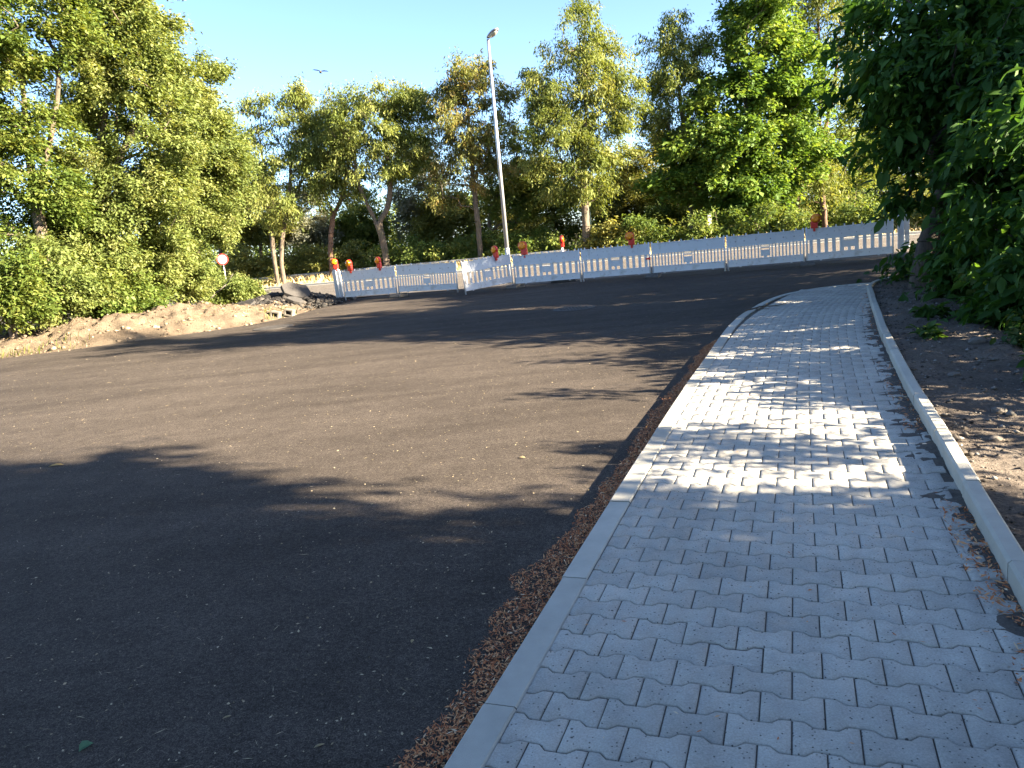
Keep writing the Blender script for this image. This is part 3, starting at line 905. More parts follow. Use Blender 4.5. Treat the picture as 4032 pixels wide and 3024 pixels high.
SPECS = [
{'key': 'fork_ash', 'loc': (-12.92, 46, -0.16), 'stems': [[(-12.92, 46, -0.26), (-12.85, 46.0, 1.49), (-12.49, 46.0, 3.08), (-11.97, 46.0, 4.63), (-11.32, 46.0, 7.44)], [(-13.26, 46, -0.26), (-13.25, 46.0, 2.07), (-13.13, 46.0, 3.68), (-13.15, 46.0, 5.27), (-12.99, 46.0, 8.38)]], 'blobs': [(-13.17, 46.0, 7.62, 1.62, 1.8, 3.21), (-10.89, 46.0, 8.43, 1.4, 1.49, 2.66), (-12.48, 46.0, 5.2, 2.57, 2.06, 2.1), (-12.95, 46.0, 9.77, 0.73, 0.66, 1.17), (-10.54, 46.0, 9.87, 0.89, 0.75, 1.34), (-14.53, 46.0, 5.93, 1.68, 1.34, 1.96), (-10.45, 46.0, 6.06, 1.4, 1.12, 1.96)], 'ground': True, 'r': 0.16, 'n': 30000, 'kind': 'ash', 'label': 'twin trunked yellow green tree on the far verge right of the traffic sign'},
{'key': 'rust_ash', 'loc': (-10.07, 46, -0.3), 'stems': [[(-10.07, 46, -0.4), (-9.81, 46.0, 2.27), (-9.51, 46.0, 3.58), (-9.72, 46.0, 4.93), (-9.67, 46.0, 5.85)], [(-9.51, 46.0, 3.58), (-8.67, 46.0, 4.88), (-8.28, 46.0, 6.1)]], 'blobs': [(-9.1, 46.0, 6.96, 1.96, 1.57, 2.1), (-9.61, 46.0, 8.05, 1.34, 1.07, 1.68), (-8.5, 46.0, 5.47, 1.68, 1.34, 1.4), (-9.2, 46.0, 9.03, 1.12, 0.89, 1.12)], 'r': 0.19, 'n': 17000, 'kind': 'ash', 'bark': 'rust', 'label': 'reddish barked forked tree rising behind the leftmost beacon'},
{'key': 'round_ash', 'loc': (-6.55, 45, -0.37), 'stems': [[(-6.55, 45, -0.47), (-6.57, 45.0, 1.56), (-6.66, 45.0, 2.49), (-6.8, 45.0, 2.85)], [(-6.8, 45.0, 2.85), (-7.22, 45.0, 4.12), (-7.59, 45.0, 5.44), (-7.57, 45.0, 6.97)], [(-6.8, 45.0, 2.85), (-6.05, 45.0, 3.87), (-5.65, 45.0, 5.51), (-5.01, 45.0, 6.97)], [(-5.65, 45.0, 5.51), (-5.75, 45.0, 6.79), (-5.65, 45.0, 8.54)]], 'blobs': [(-5.6, 45.0, 8.91, 2.6, 2.08, 1.86), (-7.52, 45.0, 8.6, 1.86, 1.49, 2.19), (-4.08, 45.0, 7.89, 1.23, 1.3, 2.32), (-5.65, 45.0, 6.53, 2.32, 1.86, 1.5), (-8.35, 45.0, 7.05, 1.23, 0.98, 1.64), (-4.49, 45.0, 9.43, 1.37, 1.09, 1.09)], 'r': 0.25, 'n': 38000, 'kind': 'ash', 'label': 'round crowned ash with Y shaped trunk behind the first barrier panels'},
{'key': 'russet_ash', 'loc': (-1.05, 43.5, -0.5), 'stems': [[(-1.05, 43.5, -0.6), (-0.99, 43.5, 2.43), (-1.0, 43.5, 4.69), (-0.94, 43.5, 6.9), (-0.85, 43.5, 8.83)], [(-1.0, 43.5, 4.69), (-0.13, 43.5, 6.09), (0.7, 43.5, 7.96)]], 'blobs': [(-0.88, 43.5, 8.59, 1.85, 1.48, 2.25), (-1.66, 43.5, 9.5, 1.06, 0.85, 1.45), (0.96, 43.5, 8.77, 1.0, 0.81, 1.45), (-1.37, 43.5, 6.46, 1.85, 1.48, 1.98), (-2.1, 43.5, 4.55, 1.32, 1.06, 1.59), (0.09, 43.5, 5.82, 1.19, 0.95, 1.59), (-0.2, 43.5, 10.19, 0.79, 0.63, 0.93)], 'r': 0.19, 'n': 24000, 'kind': 'russet', 'label': 'tree with russet leaf tips directly left of the street lamp'},
{'key': 'side_ash', 'loc': (-0.47, 46, -1.14), 'stems': [[(-0.47, 46, -1.24), (-0.34, 46.0, 2.41), (0.29, 46.0, 3.95), (1.12, 46.0, 5.44)]], 'blobs': [(1.95, 46.0, 6.14, 1.34, 1.07, 1.54), (1.3, 46.0, 3.98, 2.01, 1.61, 1.82), (2.36, 46.0, 4.27, 1.26, 1.01, 1.4)], 'r': 0.17, 'n': 16000, 'kind': 'deep', 'label': 'low dark green tree filling the gap right of the street lamp'},
{'key': 'tall_ash', 'loc': (4.72, 41.5, -0.54), 'stems': [[(4.72, 41.5, -0.64), (4.8, 41.5, 2.06), (4.86, 41.5, 3.74), (5.1, 41.5, 6.08), (5.38, 41.5, 8.36), (5.64, 41.5, 10.36)], [(5.05, 41.5, 5.38), (4.38, 41.5, 7.31), (3.9, 41.5, 8.73)], [(5.1, 41.5, 6.08), (6.1, 41.5, 7.6), (6.87, 41.5, 8.9)], [(4.83, 41.5, 3.27), (3.82, 41.5, 5.03), (3.32, 41.5, 6.25)]], 'blobs': [(5.45, 41.5, 10.94, 1.56, 1.25, 1.82), (3.78, 41.5, 8.74, 1.56, 1.25, 1.71), (7.01, 41.5, 8.54, 1.06, 1.13, 2.02), (5.36, 41.5, 8.93, 1.39, 1.11, 1.77), (4.4, 41.5, 6.14, 1.89, 1.51, 1.51), (5.95, 41.5, 5.64, 1.39, 1.11, 1.39), (6.77, 41.5, 6.96, 0.86, 0.69, 1.13), (3.91, 41.5, 7.47, 1.01, 0.81, 1.13), (3.01, 41.5, 8.24, 0.71, 0.56, 1.01), (4.71, 41.5, 3.99, 1.89, 1.51, 1.26), (2.61, 41.5, 5.15, 0.76, 0.61, 0.5)], 'r': 0.26, 'n': 46000, 'kind': 'ash', 'label': 'tallest slender ash with sky gaps behind the middle barriers'},
{'key': 'thin_ash', 'loc': (10.79, 43, -1.2), 'stems': [[(10.79, 43, -1.3), (10.83, 43.0, 2.0), (10.79, 43.0, 4.97), (10.56, 43.0, 7.65), (10.45, 43.0, 10.01)]], 'blobs': [(10.23, 43.0, 10.38, 1.52, 1.21, 1.88), (10.47, 43.0, 8.13, 1.96, 1.57, 1.83), (9.25, 43.0, 7.42, 0.94, 1.1, 1.96), (10.83, 43.0, 5.7, 1.57, 1.25, 1.57), (12.27, 43.0, 10.65, 0.73, 0.88, 1.57), (11.09, 43.0, 3.47, 1.31, 1.05, 1.31)], 'r': 0.19, 'n': 25000, 'kind': 'ash', 'label': 'airy ash between the tallest ash and the bright green maple'},
{'key': 'maple', 'loc': (14.06, 42, -1.2), 'stems': [[(14.06, 42, -1.3), (13.93, 42.0, 0.92), (13.83, 42.0, 3.37), (13.8, 42.0, 5.76), (13.85, 42.0, 8.78), (13.95, 42.0, 11.26)], [(13.81, 42.0, 2.89), (15.38, 42.0, 5.14)], [(13.83, 42.0, 2.16), (11.89, 42.0, 4.52)]], 'blobs': [(14.85, 42.0, 11.07, 2.3, 1.84, 2.17), (13.64, 42.0, 7.88, 2.68, 2.14, 2.17), (16.08, 42.0, 7.76, 2.04, 1.63, 2.42), (12.41, 42.0, 5.07, 3.19, 2.55, 1.91), (15.49, 42.0, 4.53, 2.68, 2.14, 1.91), (10.85, 42.0, 3.79, 2.3, 1.84, 1.4), (13.3, 42.0, 2.7, 2.81, 2.25, 1.02), (12.99, 42.0, 1.26, 1.58, 1.27, 0.87), (14.7, 42.0, 13.41, 1.79, 1.43, 1.53)], 'r': 0.32, 'n': 60000, 'kind': 'maple', 'label': 'big bright green maple standing behind the plain barrier panel'},
{'key': 'bare_pole_tree', 'loc': (17.3, 44, -1.2), 'stems': [[(17.3, 44, -1.3), (17.11, 44.0, 1.67), (16.91, 44.0, 4.23), (16.79, 44.0, 6.23)]], 'blobs': [(16.93, 44.0, 6.71, 1.34, 1.07, 1.6), (17.78, 44.0, 4.39, 1.07, 0.86, 1.2)], 'r': 0.15, 'n': 9000, 'kind': 'deep', 'bark': 'rust', 'label': 'thin bare stemmed tree between the maple and the rust barked tall tree'},
{'key': 'rust_tall', 'loc': (18.76, 44, -1.2), 'stems': [[(18.76, 44, -1.3), (18.58, 44.0, 1.52), (18.42, 44.0, 4.08), (18.55, 44.0, 7.53), (18.52, 44.0, 10.88), (18.51, 44.0, 13.68)], [(18.43, 44.0, 4.33), (19.27, 44.0, 7.46), (19.62, 44.0, 10.31)]], 'blobs': [(18.95, 44.0, 11.08, 1.47, 1.18, 1.87), (20.58, 44.0, 9.98, 1.34, 1.27, 2.27), (19.27, 44.0, 7.7, 1.2, 1.05, 1.87), (17.97, 44.0, 12.11, 1.34, 1.07, 1.6), (20.12, 44.0, 13.07, 1.87, 1.5, 1.6), (18.65, 44.0, 2.54, 1.6, 1.28, 1.34), (18.19, 44.0, 5.1, 1.07, 0.9, 1.6)], 'r': 0.19, 'n': 19000, 'kind': 'ash', 'bark': 'rust', 'label': 'tall airy tree with rust coloured trunk behind the lamp on the rightmost barrier'},
{'key': 'grey_stem_tree', 'loc': (20.69, 45, -1.2), 'stems': [[(20.69, 45, -1.3), (20.6, 45.0, 0.31), (20.36, 45.0, 2.43), (20.24, 45.0, 5.02), (20.49, 45.0, 7.52)], [(20.6, 45.0, 0.31), (20.95, 45.0, 2.38), (21.14, 45.0, 4.17)]], 'blobs': [(20.72, 45.0, 4.98, 1.37, 1.22, 2.19), (21.54, 45.0, 6.92, 1.23, 1.07, 1.91), (20.96, 45.0, 2.9, 1.5, 1.2, 1.23), (22.31, 45.0, 4.82, 1.09, 1.07, 1.91)], 'r': 0.13, 'n': 14000, 'kind': 'deep', 'label': 'grey double stemmed young tree above the right half of the rightmost barrier'},
{'key': 'wood_0', 'loc': (-18.84, 52, -0.94), 'stems': [[(-18.84, 52, -1.04), (-18.23, 52.0, 4.88), (-17.97, 52.0, 6.89)]], 'blobs': [(-18.08, 52.0, 5.77, 1.9, 1.68, 3.0), (-17.41, 52.0, 4.28, 1.52, 1.21, 1.8), (-19.21, 52.0, 4.6, 1.52, 1.21, 1.8), (-17.43, 52.0, 7.39, 1.04, 0.84, 1.5)], 'r': 0.14, 'n': 17000, 'kind': 'yellowy', 'back': True, 'label': 'hazel tree behind the round traffic sign'},
{'key': 'wood_1', 'loc': (-13.4, 53, -1.2), 'stems': [[(-13.4, 53, -1.3), (-13.05, 53.0, 3.17), (-12.88, 53.0, 4.93)]], 'blobs': [(-12.91, 53.0, 4.08, 1.61, 1.29, 2.25), (-12.3, 53.0, 2.94, 1.29, 1.03, 1.35), (-13.84, 53.0, 3.2, 1.29, 1.03, 1.35), (-12.41, 53.0, 5.31, 0.89, 0.71, 1.13)], 'r': 0.14, 'n': 17000, 'kind': 'pale', 'back': True, 'label': 'pale leaved tree seen between the twin trunk and the reddish trunk'},
{'key': 'wood_2', 'loc': (-9.64, 54, -1.2), 'stems': [[(-9.64, 54, -1.3), (-9.37, 54.0, 2.49), (-9.24, 54.0, 4.17)]], 'blobs': [(-9.24, 54.0, 3.42, 1.97, 1.57, 1.97), (-8.42, 54.0, 2.39, 1.57, 1.26, 1.18), (-10.31, 54.0, 2.68, 1.57, 1.26, 1.18), (-8.71, 54.0, 4.5, 1.08, 0.87, 0.98)], 'r': 0.14, 'n': 17000, 'kind': 'deep', 'back': True, 'label': 'dark tree deep behind the Y shaped trunk'},
{'key': 'wood_3', 'loc': (-5.4, 52, -1.2), 'stems': [[(-5.4, 52, -1.3), (-4.97, 52.0, 3.87), (-4.83, 52.0, 5.77)]], 'blobs': [(-4.86, 52.0, 4.76, 1.74, 1.5, 2.69), (-4.17, 52.0, 3.42, 1.39, 1.11, 1.61), (-5.84, 52.0, 3.71, 1.39, 1.11, 1.61), (-4.34, 52.0, 6.23, 0.96, 0.76, 1.34)], 'r': 0.14, 'n': 17000, 'kind': 'pale', 'back': True, 'label': 'grey green tree left of the russet tipped tree'},
{'key': 'wood_4', 'loc': (-3.55, 50, -1.2), 'stems': [[(-3.55, 50, -1.3), (-3.36, 50.0, 1.89), (-3.26, 50.0, 3.58)]], 'blobs': [(-3.26, 50.0, 2.76, 1.67, 1.34, 2.13), (-2.57, 50.0, 1.67, 1.34, 1.07, 1.28), (-4.18, 50.0, 1.93, 1.34, 1.07, 1.28), (-2.8, 50.0, 3.94, 0.92, 0.74, 1.06)], 'r': 0.14, 'n': 17000, 'kind': 'yellowy', 'back': True, 'label': 'yellowing tree low behind the russet tipped tree'},
{'key': 'wood_5', 'loc': (0.35, 52, -1.2), 'stems': [[(0.35, 52, -1.3), (0.48, 52.0, 1.2), (0.55, 52.0, 2.84)]], 'blobs': [(0.57, 52.0, 2.11, 1.9, 1.52, 1.9), (1.4, 52.0, 1.11, 1.52, 1.21, 1.14), (-0.44, 52.0, 1.39, 1.52, 1.21, 1.14), (1.05, 52.0, 3.16, 1.04, 0.83, 0.95)], 'r': 0.14, 'n': 17000, 'kind': 'yellowy', 'back': True, 'label': 'yellow green tree low behind the street lamp'},
{'key': 'wood_6', 'loc': (3.28, 54, -1.2), 'stems': [[(3.28, 54, -1.3), (3.56, 54.0, 2.78), (3.64, 54.0, 4.71)]], 'blobs': [(3.64, 54.0, 3.71, 1.8, 1.47, 2.62), (4.41, 54.0, 2.38, 1.44, 1.15, 1.57), (2.66, 54.0, 2.68, 1.44, 1.15, 1.57), (4.12, 54.0, 5.16, 0.99, 0.79, 1.31)], 'r': 0.14, 'n': 17000, 'kind': 'yellowy', 'back': True, 'label': 'thin pale tree behind the left flank of the tallest ash'},
{'key': 'wood_7', 'loc': (8.01, 52, -1.2), 'stems': [[(8.01, 52, -1.3), (8.22, 52.0, 2.57), (8.27, 52.0, 4.48)]], 'blobs': [(8.29, 52.0, 3.46, 2.05, 1.64, 2.69), (9.2, 52.0, 2.09, 1.64, 1.31, 1.61), (7.2, 52.0, 2.42, 1.64, 1.31, 1.61), (8.8, 52.0, 4.94, 1.13, 0.9, 1.34)], 'r': 0.14, 'n': 17000, 'kind': 'yellowy', 'back': True, 'label': 'yellow green tree low right of the tallest ash'},
{'key': 'wood_8', 'loc': (10.05, 52, -1.2), 'stems': [[(10.05, 52, -1.3), (10.3, 52.0, 3.42), (10.34, 52.0, 5.44)]], 'blobs': [(10.35, 52.0, 4.31, 2.37, 1.9, 3.0), (11.42, 52.0, 2.78, 1.9, 1.52, 1.8), (9.12, 52.0, 3.15, 1.9, 1.52, 1.8), (10.92, 52.0, 5.94, 1.3, 1.04, 1.5)], 'r': 0.14, 'n': 17000, 'kind': 'yellowy', 'back': True, 'label': 'yellow tinted tree behind the gap left of the airy ash'},
{'key': 'wood_9', 'loc': (11.78, 50, -1.2), 'stems': [[(11.78, 50, -1.3), (11.83, 50.0, 0.67), (11.83, 50.0, 2.26)]], 'blobs': [(11.88, 50.0, 1.55, 1.82, 1.46, 1.82), (12.73, 50.0, 0.58, 1.46, 1.17, 1.09), (10.94, 50.0, 0.85, 1.46, 1.17, 1.09), (12.3, 50.0, 2.56, 1.0, 0.8, 0.91)], 'r': 0.14, 'n': 17000, 'kind': 'deep', 'back': True, 'label': 'dark tree below the airy ash'},
{'key': 'wood_10', 'loc': (15.09, 52, -1.2), 'stems': [[(15.09, 52, -1.3), (15.09, 52.0, 0.05), (15.08, 52.0, 1.7)]], 'blobs': [(15.14, 52.0, 0.97, 1.74, 1.39, 1.9), (15.95, 52.0, -0.03, 1.39, 1.11, 1.14), (14.24, 52.0, 0.23, 1.39, 1.11, 1.14), (15.53, 52.0, 2.02, 0.96, 0.76, 0.95)], 'r': 0.14, 'n': 17000, 'kind': 'deep', 'back': True, 'label': 'dark tree behind the white marker post'},
{'key': 'wood_11', 'loc': (20.46, 52, -1.2), 'stems': [[(20.46, 52, -1.3), (20.45, 52.0, 1.05), (20.4, 52.0, 2.87)]], 'blobs': [(20.47, 52.0, 1.96, 2.21, 1.77, 2.37), (21.53, 52.0, 0.71, 1.77, 1.42, 1.42), (19.35, 52.0, 1.04, 1.77, 1.42, 1.42), (20.94, 52.0, 3.27, 1.22, 0.97, 1.18)], 'r': 0.14, 'n': 17000, 'kind': 'deep', 'back': True, 'label': 'dense dark tree behind the bare stemmed tree'},
{'key': 'wood_12', 'loc': (25.7, 53, -1.2), 'stems': [[(25.7, 53, -1.3), (25.62, 53.0, 1.5), (25.55, 53.0, 3.77)]], 'blobs': [(25.63, 53.0, 2.42, 2.25, 1.98, 3.54), (26.73, 53.0, 0.61, 1.8, 1.44, 2.13), (24.5, 53.0, 1.0, 1.8, 1.44, 2.13), (26.08, 53.0, 4.39, 1.24, 0.99, 1.77)], 'r': 0.14, 'n': 17000, 'kind': 'deep', 'back': True, 'label': 'dense tree behind the grey double stemmed young tree'},
{'key': 'wood_13', 'loc': (28.72, 52, -1.2), 'stems': [[(28.72, 52, -1.3), (28.56, 52.0, 1.77), (28.46, 52.0, 4.23)]], 'blobs': [(28.56, 52.0, 2.67, 2.53, 2.3, 4.11), (29.82, 52.0, 0.58, 2.02, 1.62, 2.46), (27.32, 52.0, 1.02, 2.02, 1.62, 2.46), (29.04, 52.0, 4.94, 1.39, 1.15, 2.05)], 'r': 0.14, 'n': 17000, 'kind': 'yellowy', 'back': True, 'label': 'sunlit tree glimpsed through the leaves of the near walnut'},
{'key': 'wood_14', 'loc': (32.86, 52, -1.2), 'stems': [[(32.86, 52, -1.3), (32.6, 52.0, 2.27), (32.46, 52.0, 4.85)]], 'blobs': [(32.59, 52.0, 3.17, 2.84, 2.48, 4.42), (34.04, 52.0, 0.92, 2.27, 1.82, 2.65), (31.22, 52.0, 1.41, 2.27, 1.82, 2.65), (33.09, 52.0, 5.61, 1.56, 1.25, 2.21)], 'r': 0.14, 'n': 17000, 'kind': 'yellowy', 'back': True, 'label': 'sunlit tree far right behind the near leaves'},
{'key': 'wood_15', 'loc': (-16.07, 52, -1.18), 'stems': [[(-16.07, 52, -1.28), (-15.7, 52.0, 3.43), (-15.53, 52.0, 5.04)]], 'blobs': [(-15.55, 52.0, 4.32, 1.58, 1.26, 1.9), (-14.94, 52.0, 3.35, 1.26, 1.01, 1.14), (-16.45, 52.0, 3.59, 1.26, 1.01, 1.14), (-15.08, 52.0, 5.35, 0.87, 0.7, 0.95)], 'r': 0.14, 'n': 17000, 'kind': 'yellowy', 'back': True, 'label': 'yellow leaved tree behind the twin trunked tree'},
{'key': 'corner_tree', 'loc': (-12.35, 21, -0.2), 'stems': [[(-12.35, 21, -0.3), (-12.13, 21.0, 2.18), (-12.06, 21.0, 3.88), (-11.94, 21.0, 5.28), (-11.67, 21.0, 7.54)], [(-12.06, 21.0, 3.88), (-11.34, 21.0, 5.23), (-10.74, 21.0, 6.89)]], 'blobs': [(-11.84, 21.0, 7.33, 1.28, 1.02, 1.53), (-12.01, 21.0, 4.94, 1.15, 0.92, 1.4), (-13.37, 21.0, 3.29, 1.15, 0.92, 1.4), (-10.37, 21.0, 8.08, 0.77, 0.61, 1.02), (-13.23, 21.0, 5.99, 1.15, 1.07, 1.91), (-11.52, 21.0, 3.83, 0.77, 0.61, 0.77)], 'r': 0.17, 'n': 34000, 'kind': 'dark_leaf', 'label': 'leftmost tall tree with dark trunk at the edge of the grove'},
{'key': 'great_hazel', 'loc': (-12.43, 23, -0.2), 'stems': [[(-12.43, 23, -0.3), (-11.82, 23.0, 2.36), (-11.37, 23.0, 4.18), (-10.79, 23.0, 6.05), (-10.18, 23.0, 8.1)], [(-11.43, 23.0, 3.92), (-10.2, 23.0, 5.35), (-9.39, 23.0, 6.79)]], 'blobs': [(-9.75, 23.0, 8.3, 1.19, 0.95, 1.33), (-9.67, 23.0, 6.69, 1.47, 1.17, 1.33), (-11.0, 23.0, 6.32, 1.12, 0.89, 1.33), (-9.35, 23.0, 5.27, 1.33, 1.06, 1.33), (-11.15, 23.0, 4.28, 1.4, 1.12, 1.19), (-9.86, 23.0, 3.63, 1.47, 1.17, 1.19), (-9.72, 23.0, 9.73, 1.26, 1.01, 1.12), (-9.05, 23.0, 7.87, 0.7, 0.56, 0.84), (-11.05, 23.0, 7.69, 0.84, 0.67, 0.98)], 'r': 0.2, 'n': 74000, 'kind': 'grove', 'label': 'tallest dense hazel of the left grove reaching past the top'},
{'key': 'shoulder_hazel', 'loc': (-11.59, 26, -0.2), 'stems': [[(-11.59, 26, -0.3), (-11.44, 26.0, 1.96), (-11.13, 26.0, 3.6), (-10.13, 26.0, 5.27), (-9.2, 26.0, 7.05)], [(-11.18, 26.0, 3.3), (-9.71, 26.0, 4.2), (-8.79, 26.0, 5.14)]], 'blobs': [(-9.36, 26.0, 6.57, 0.79, 0.71, 1.26), (-9.22, 26.0, 5.25, 1.23, 0.99, 1.34), (-10.14, 26.0, 3.95, 1.42, 1.14, 1.18), (-8.76, 26.0, 3.96, 0.87, 0.71, 1.26), (-8.96, 26.0, 7.73, 0.35, 0.28, 0.47), (-8.5, 26.0, 7.47, 0.25, 0.2, 0.28), (-8.66, 26.0, 6.28, 0.44, 0.4, 0.71), (-8.34, 26.0, 5.09, 0.55, 0.53, 0.95)], 'r': 0.16, 'n': 44000, 'kind': 'grove', 'bark': 'rust', 'label': 'hazel with feathery top shoots on the sky side of the left grove'},
{'key': 'slim_stem_tree', 'loc': (-11.02, 28, -0.2), 'stems': [[(-11.02, 28, -0.3), (-10.84, 28.0, 1.84), (-10.62, 28.0, 2.8), (-10.25, 28.0, 3.74)]], 'blobs': [(-10.28, 28.0, 3.58, 1.19, 0.95, 1.02), (-10.09, 28.0, 3.24, 0.77, 0.61, 0.77), (-11.13, 28.0, 2.53, 0.85, 0.68, 0.77)], 'r': 0.1, 'n': 14000, 'kind': 'grove', 'label': 'slim pale stemmed tree at the right end of the left grove'},
{'key': 'grove_bush_0', 'loc': (-12.56, 19.6, -0.2), 'stems': [[(-12.56, 19.6, -0.3), (-12.38, 19.6, 1.37), (-12.32, 19.6, 1.86)], [(-12.56, 19.6, -0.3), (-12.56, 19.6, 1.49), (-12.59, 19.6, 1.79)], [(-12.56, 19.6, -0.3), (-12.2, 19.6, 1.45), (-12.04, 19.6, 1.74)]], 'blobs': [(-12.36, 19.6, 1.67, 0.95, 0.76, 1.01), (-12.79, 19.6, 1.42, 0.67, 0.53, 0.61), (-12.01, 19.6, 1.34, 0.67, 0.53, 0.61)], 'ground': True, 'r': 0.05, 'n': 17000, 'kind': 'dark_leaf', 'bush': True, 'label': 'leafy bush at the left picture edge behind the dirt bank'},
{'key': 'grove_bush_1', 'loc': (-12.14, 20.6, -0.2), 'stems': [[(-12.14, 20.6, -0.3), (-11.96, 20.6, 1.38), (-11.89, 20.6, 1.89)], [(-12.14, 20.6, -0.3), (-12.15, 20.6, 1.5), (-12.18, 20.6, 1.82)], [(-12.14, 20.6, -0.3), (-11.76, 20.6, 1.46), (-11.6, 20.6, 1.76)]], 'blobs': [(-11.94, 20.6, 1.69, 0.94, 0.75, 1.06), (-12.37, 20.6, 1.42, 0.66, 0.53, 0.64), (-11.6, 20.6, 1.34, 0.66, 0.53, 0.64)], 'ground': True, 'r': 0.05, 'n': 17000, 'kind': 'grove', 'bush': True, 'label': 'upright bush below the leftmost tree'},
{'key': 'grove_bush_2', 'loc': (-11.44, 22.2, -0.2), 'stems': [[(-11.44, 22.2, -0.3), (-11.28, 22.2, 2.05), (-11.24, 22.2, 2.5)], [(-11.44, 22.2, -0.3), (-11.49, 22.2, 2.16), (-11.54, 22.2, 2.44)], [(-11.44, 22.2, -0.3), (-11.08, 22.2, 2.12), (-10.92, 22.2, 2.38)]], 'blobs': [(-11.27, 22.2, 2.32, 0.94, 0.76, 0.94), (-11.69, 22.2, 2.09, 0.66, 0.53, 0.57), (-10.92, 22.2, 2.01, 0.66, 0.53, 0.57)], 'ground': True, 'r': 0.05, 'n': 17000, 'kind': 'grove', 'bush': True, 'label': 'sunlit bush in the middle of the grove under the tallest hazel'},
{'key': 'grove_bush_3', 'loc': (-11.07, 22.0, -0.2), 'stems': [[(-11.07, 22.0, -0.3), (-10.96, 22.0, 0.83), (-10.96, 22.0, 1.09)], [(-11.07, 22.0, -0.3), (-11.18, 22.0, 0.91), (-11.26, 22.0, 1.07)], [(-11.07, 22.0, -0.3), (-10.77, 22.0, 0.86), (-10.63, 22.0, 1.01)]], 'blobs': [(-10.98, 22.0, 0.99, 0.74, 0.59, 0.53), (-11.3, 22.0, 0.86, 0.51, 0.41, 0.32), (-10.69, 22.0, 0.8, 0.51, 0.41, 0.32)], 'ground': True, 'r': 0.05, 'n': 17000, 'kind': 'dark_leaf', 'bush': True, 'label': 'low spreading bush overhanging the crest of the dirt bank'},
{'key': 'grove_bush_4', 'loc': (-10.98, 24, -0.2), 'stems': [[(-10.98, 24, -0.3), (-10.8, 24.0, 1.5), (-10.76, 24.0, 2.02)], [(-10.98, 24, -0.3), (-11.03, 24.0, 1.63), (-11.09, 24.0, 1.95)], [(-10.98, 24, -0.3), (-10.58, 24.0, 1.58), (-10.41, 24.0, 1.88)]], 'blobs': [(-10.8, 24.0, 1.82, 1.09, 0.87, 1.09), (-11.28, 24.0, 1.54, 0.77, 0.61, 0.66), (-10.38, 24.0, 1.45, 0.77, 0.61, 0.66)], 'ground': True, 'r': 0.05, 'n': 17000, 'kind': 'grove', 'bush': True, 'label': 'wide bush covering the foot of the feathery topped hazel'},
{'key': 'grove_bush_5', 'loc': (-10.79, 26, -0.2), 'stems': [[(-10.79, 26, -0.3), (-10.63, 26.0, 1.37), (-10.61, 26.0, 1.83)], [(-10.79, 26, -0.3), (-10.89, 26.0, 1.49), (-10.96, 26.0, 1.77)], [(-10.79, 26, -0.3), (-10.4, 26.0, 1.44), (-10.23, 26.0, 1.7)]], 'blobs': [(-10.64, 26.0, 1.65, 0.87, 0.7, 0.95), (-11.03, 26.0, 1.41, 0.61, 0.49, 0.57), (-10.31, 26.0, 1.34, 0.61, 0.49, 0.57)], 'ground': True, 'r': 0.05, 'n': 17000, 'kind': 'grove', 'bush': True, 'label': 'rounded bush beside the slim pale stem'},
{'key': 'grove_bush_6', 'loc': (-11.19, 31, -0.2), 'stems': [[(-11.19, 31, -0.3), (-11.06, 31.0, 0.41), (-11.09, 31.0, 0.68)], [(-11.19, 31, -0.3), (-11.38, 31.0, 0.5), (-11.5, 31.0, 0.67)], [(-11.19, 31, -0.3), (-10.8, 31.0, 0.44), (-10.62, 31.0, 0.58)]], 'blobs': [(-11.11, 31.0, 0.58, 0.94, 0.75, 0.53), (-11.5, 31.0, 0.46, 0.66, 0.53, 0.32), (-10.72, 31.0, 0.38, 0.66, 0.53, 0.32)], 'ground': True, 'r': 0.05, 'n': 17000, 'kind': 'grove', 'bush': True, 'label': 'last bush of the grove, around the traffic sign post'},
{'key': 'grove_bush_7', 'loc': (-12.29, 22.8, -0.2), 'stems': [[(-12.29, 22.8, -0.3), (-12.14, 22.8, 2.96), (-12.11, 22.8, 3.35)], [(-12.29, 22.8, -0.3), (-12.36, 22.8, 3.06), (-12.42, 22.8, 3.3)], [(-12.29, 22.8, -0.3), (-11.94, 22.8, 3.02), (-11.79, 22.8, 3.24)]], 'blobs': [(-12.15, 22.8, 3.19, 0.97, 0.78, 0.83), (-12.57, 22.8, 3.0, 0.68, 0.54, 0.5), (-11.78, 22.8, 2.92, 0.68, 0.54, 0.5)], 'ground': True, 'r': 0.05, 'n': 17000, 'kind': 'dark_leaf', 'bush': True, 'label': 'shaded bush between the two tallest trees of the grove'},
{'key': 'rail_bush_0', 'loc': (-15.83, 49.12, -0.53), 'stems': [[(-15.83, 49.12, -0.63), (-15.62, 49.12, 1.24), (-15.53, 49.12, 1.75)], [(-15.83, 49.12, -0.63), (-16.07, 49.12, 1.14), (-16.19, 49.12, 1.69)], [(-15.83, 49.12, -0.63), (-15.2, 49.12, 1.05), (-14.91, 49.12, 1.56)]], 'blobs': [(-15.62, 49.12, 1.24, 1.49, 1.19, 1.34), (-16.42, 49.12, 0.86, 1.19, 0.96, 0.94), (-14.96, 49.12, 0.71, 1.19, 0.96, 0.94)], 'ground': True, 'r': 0.05, 'n': 9000, 'kind': 'yellowy', 'bush': True, 'label': 'bush behind the guardrail beside the traffic sign'},
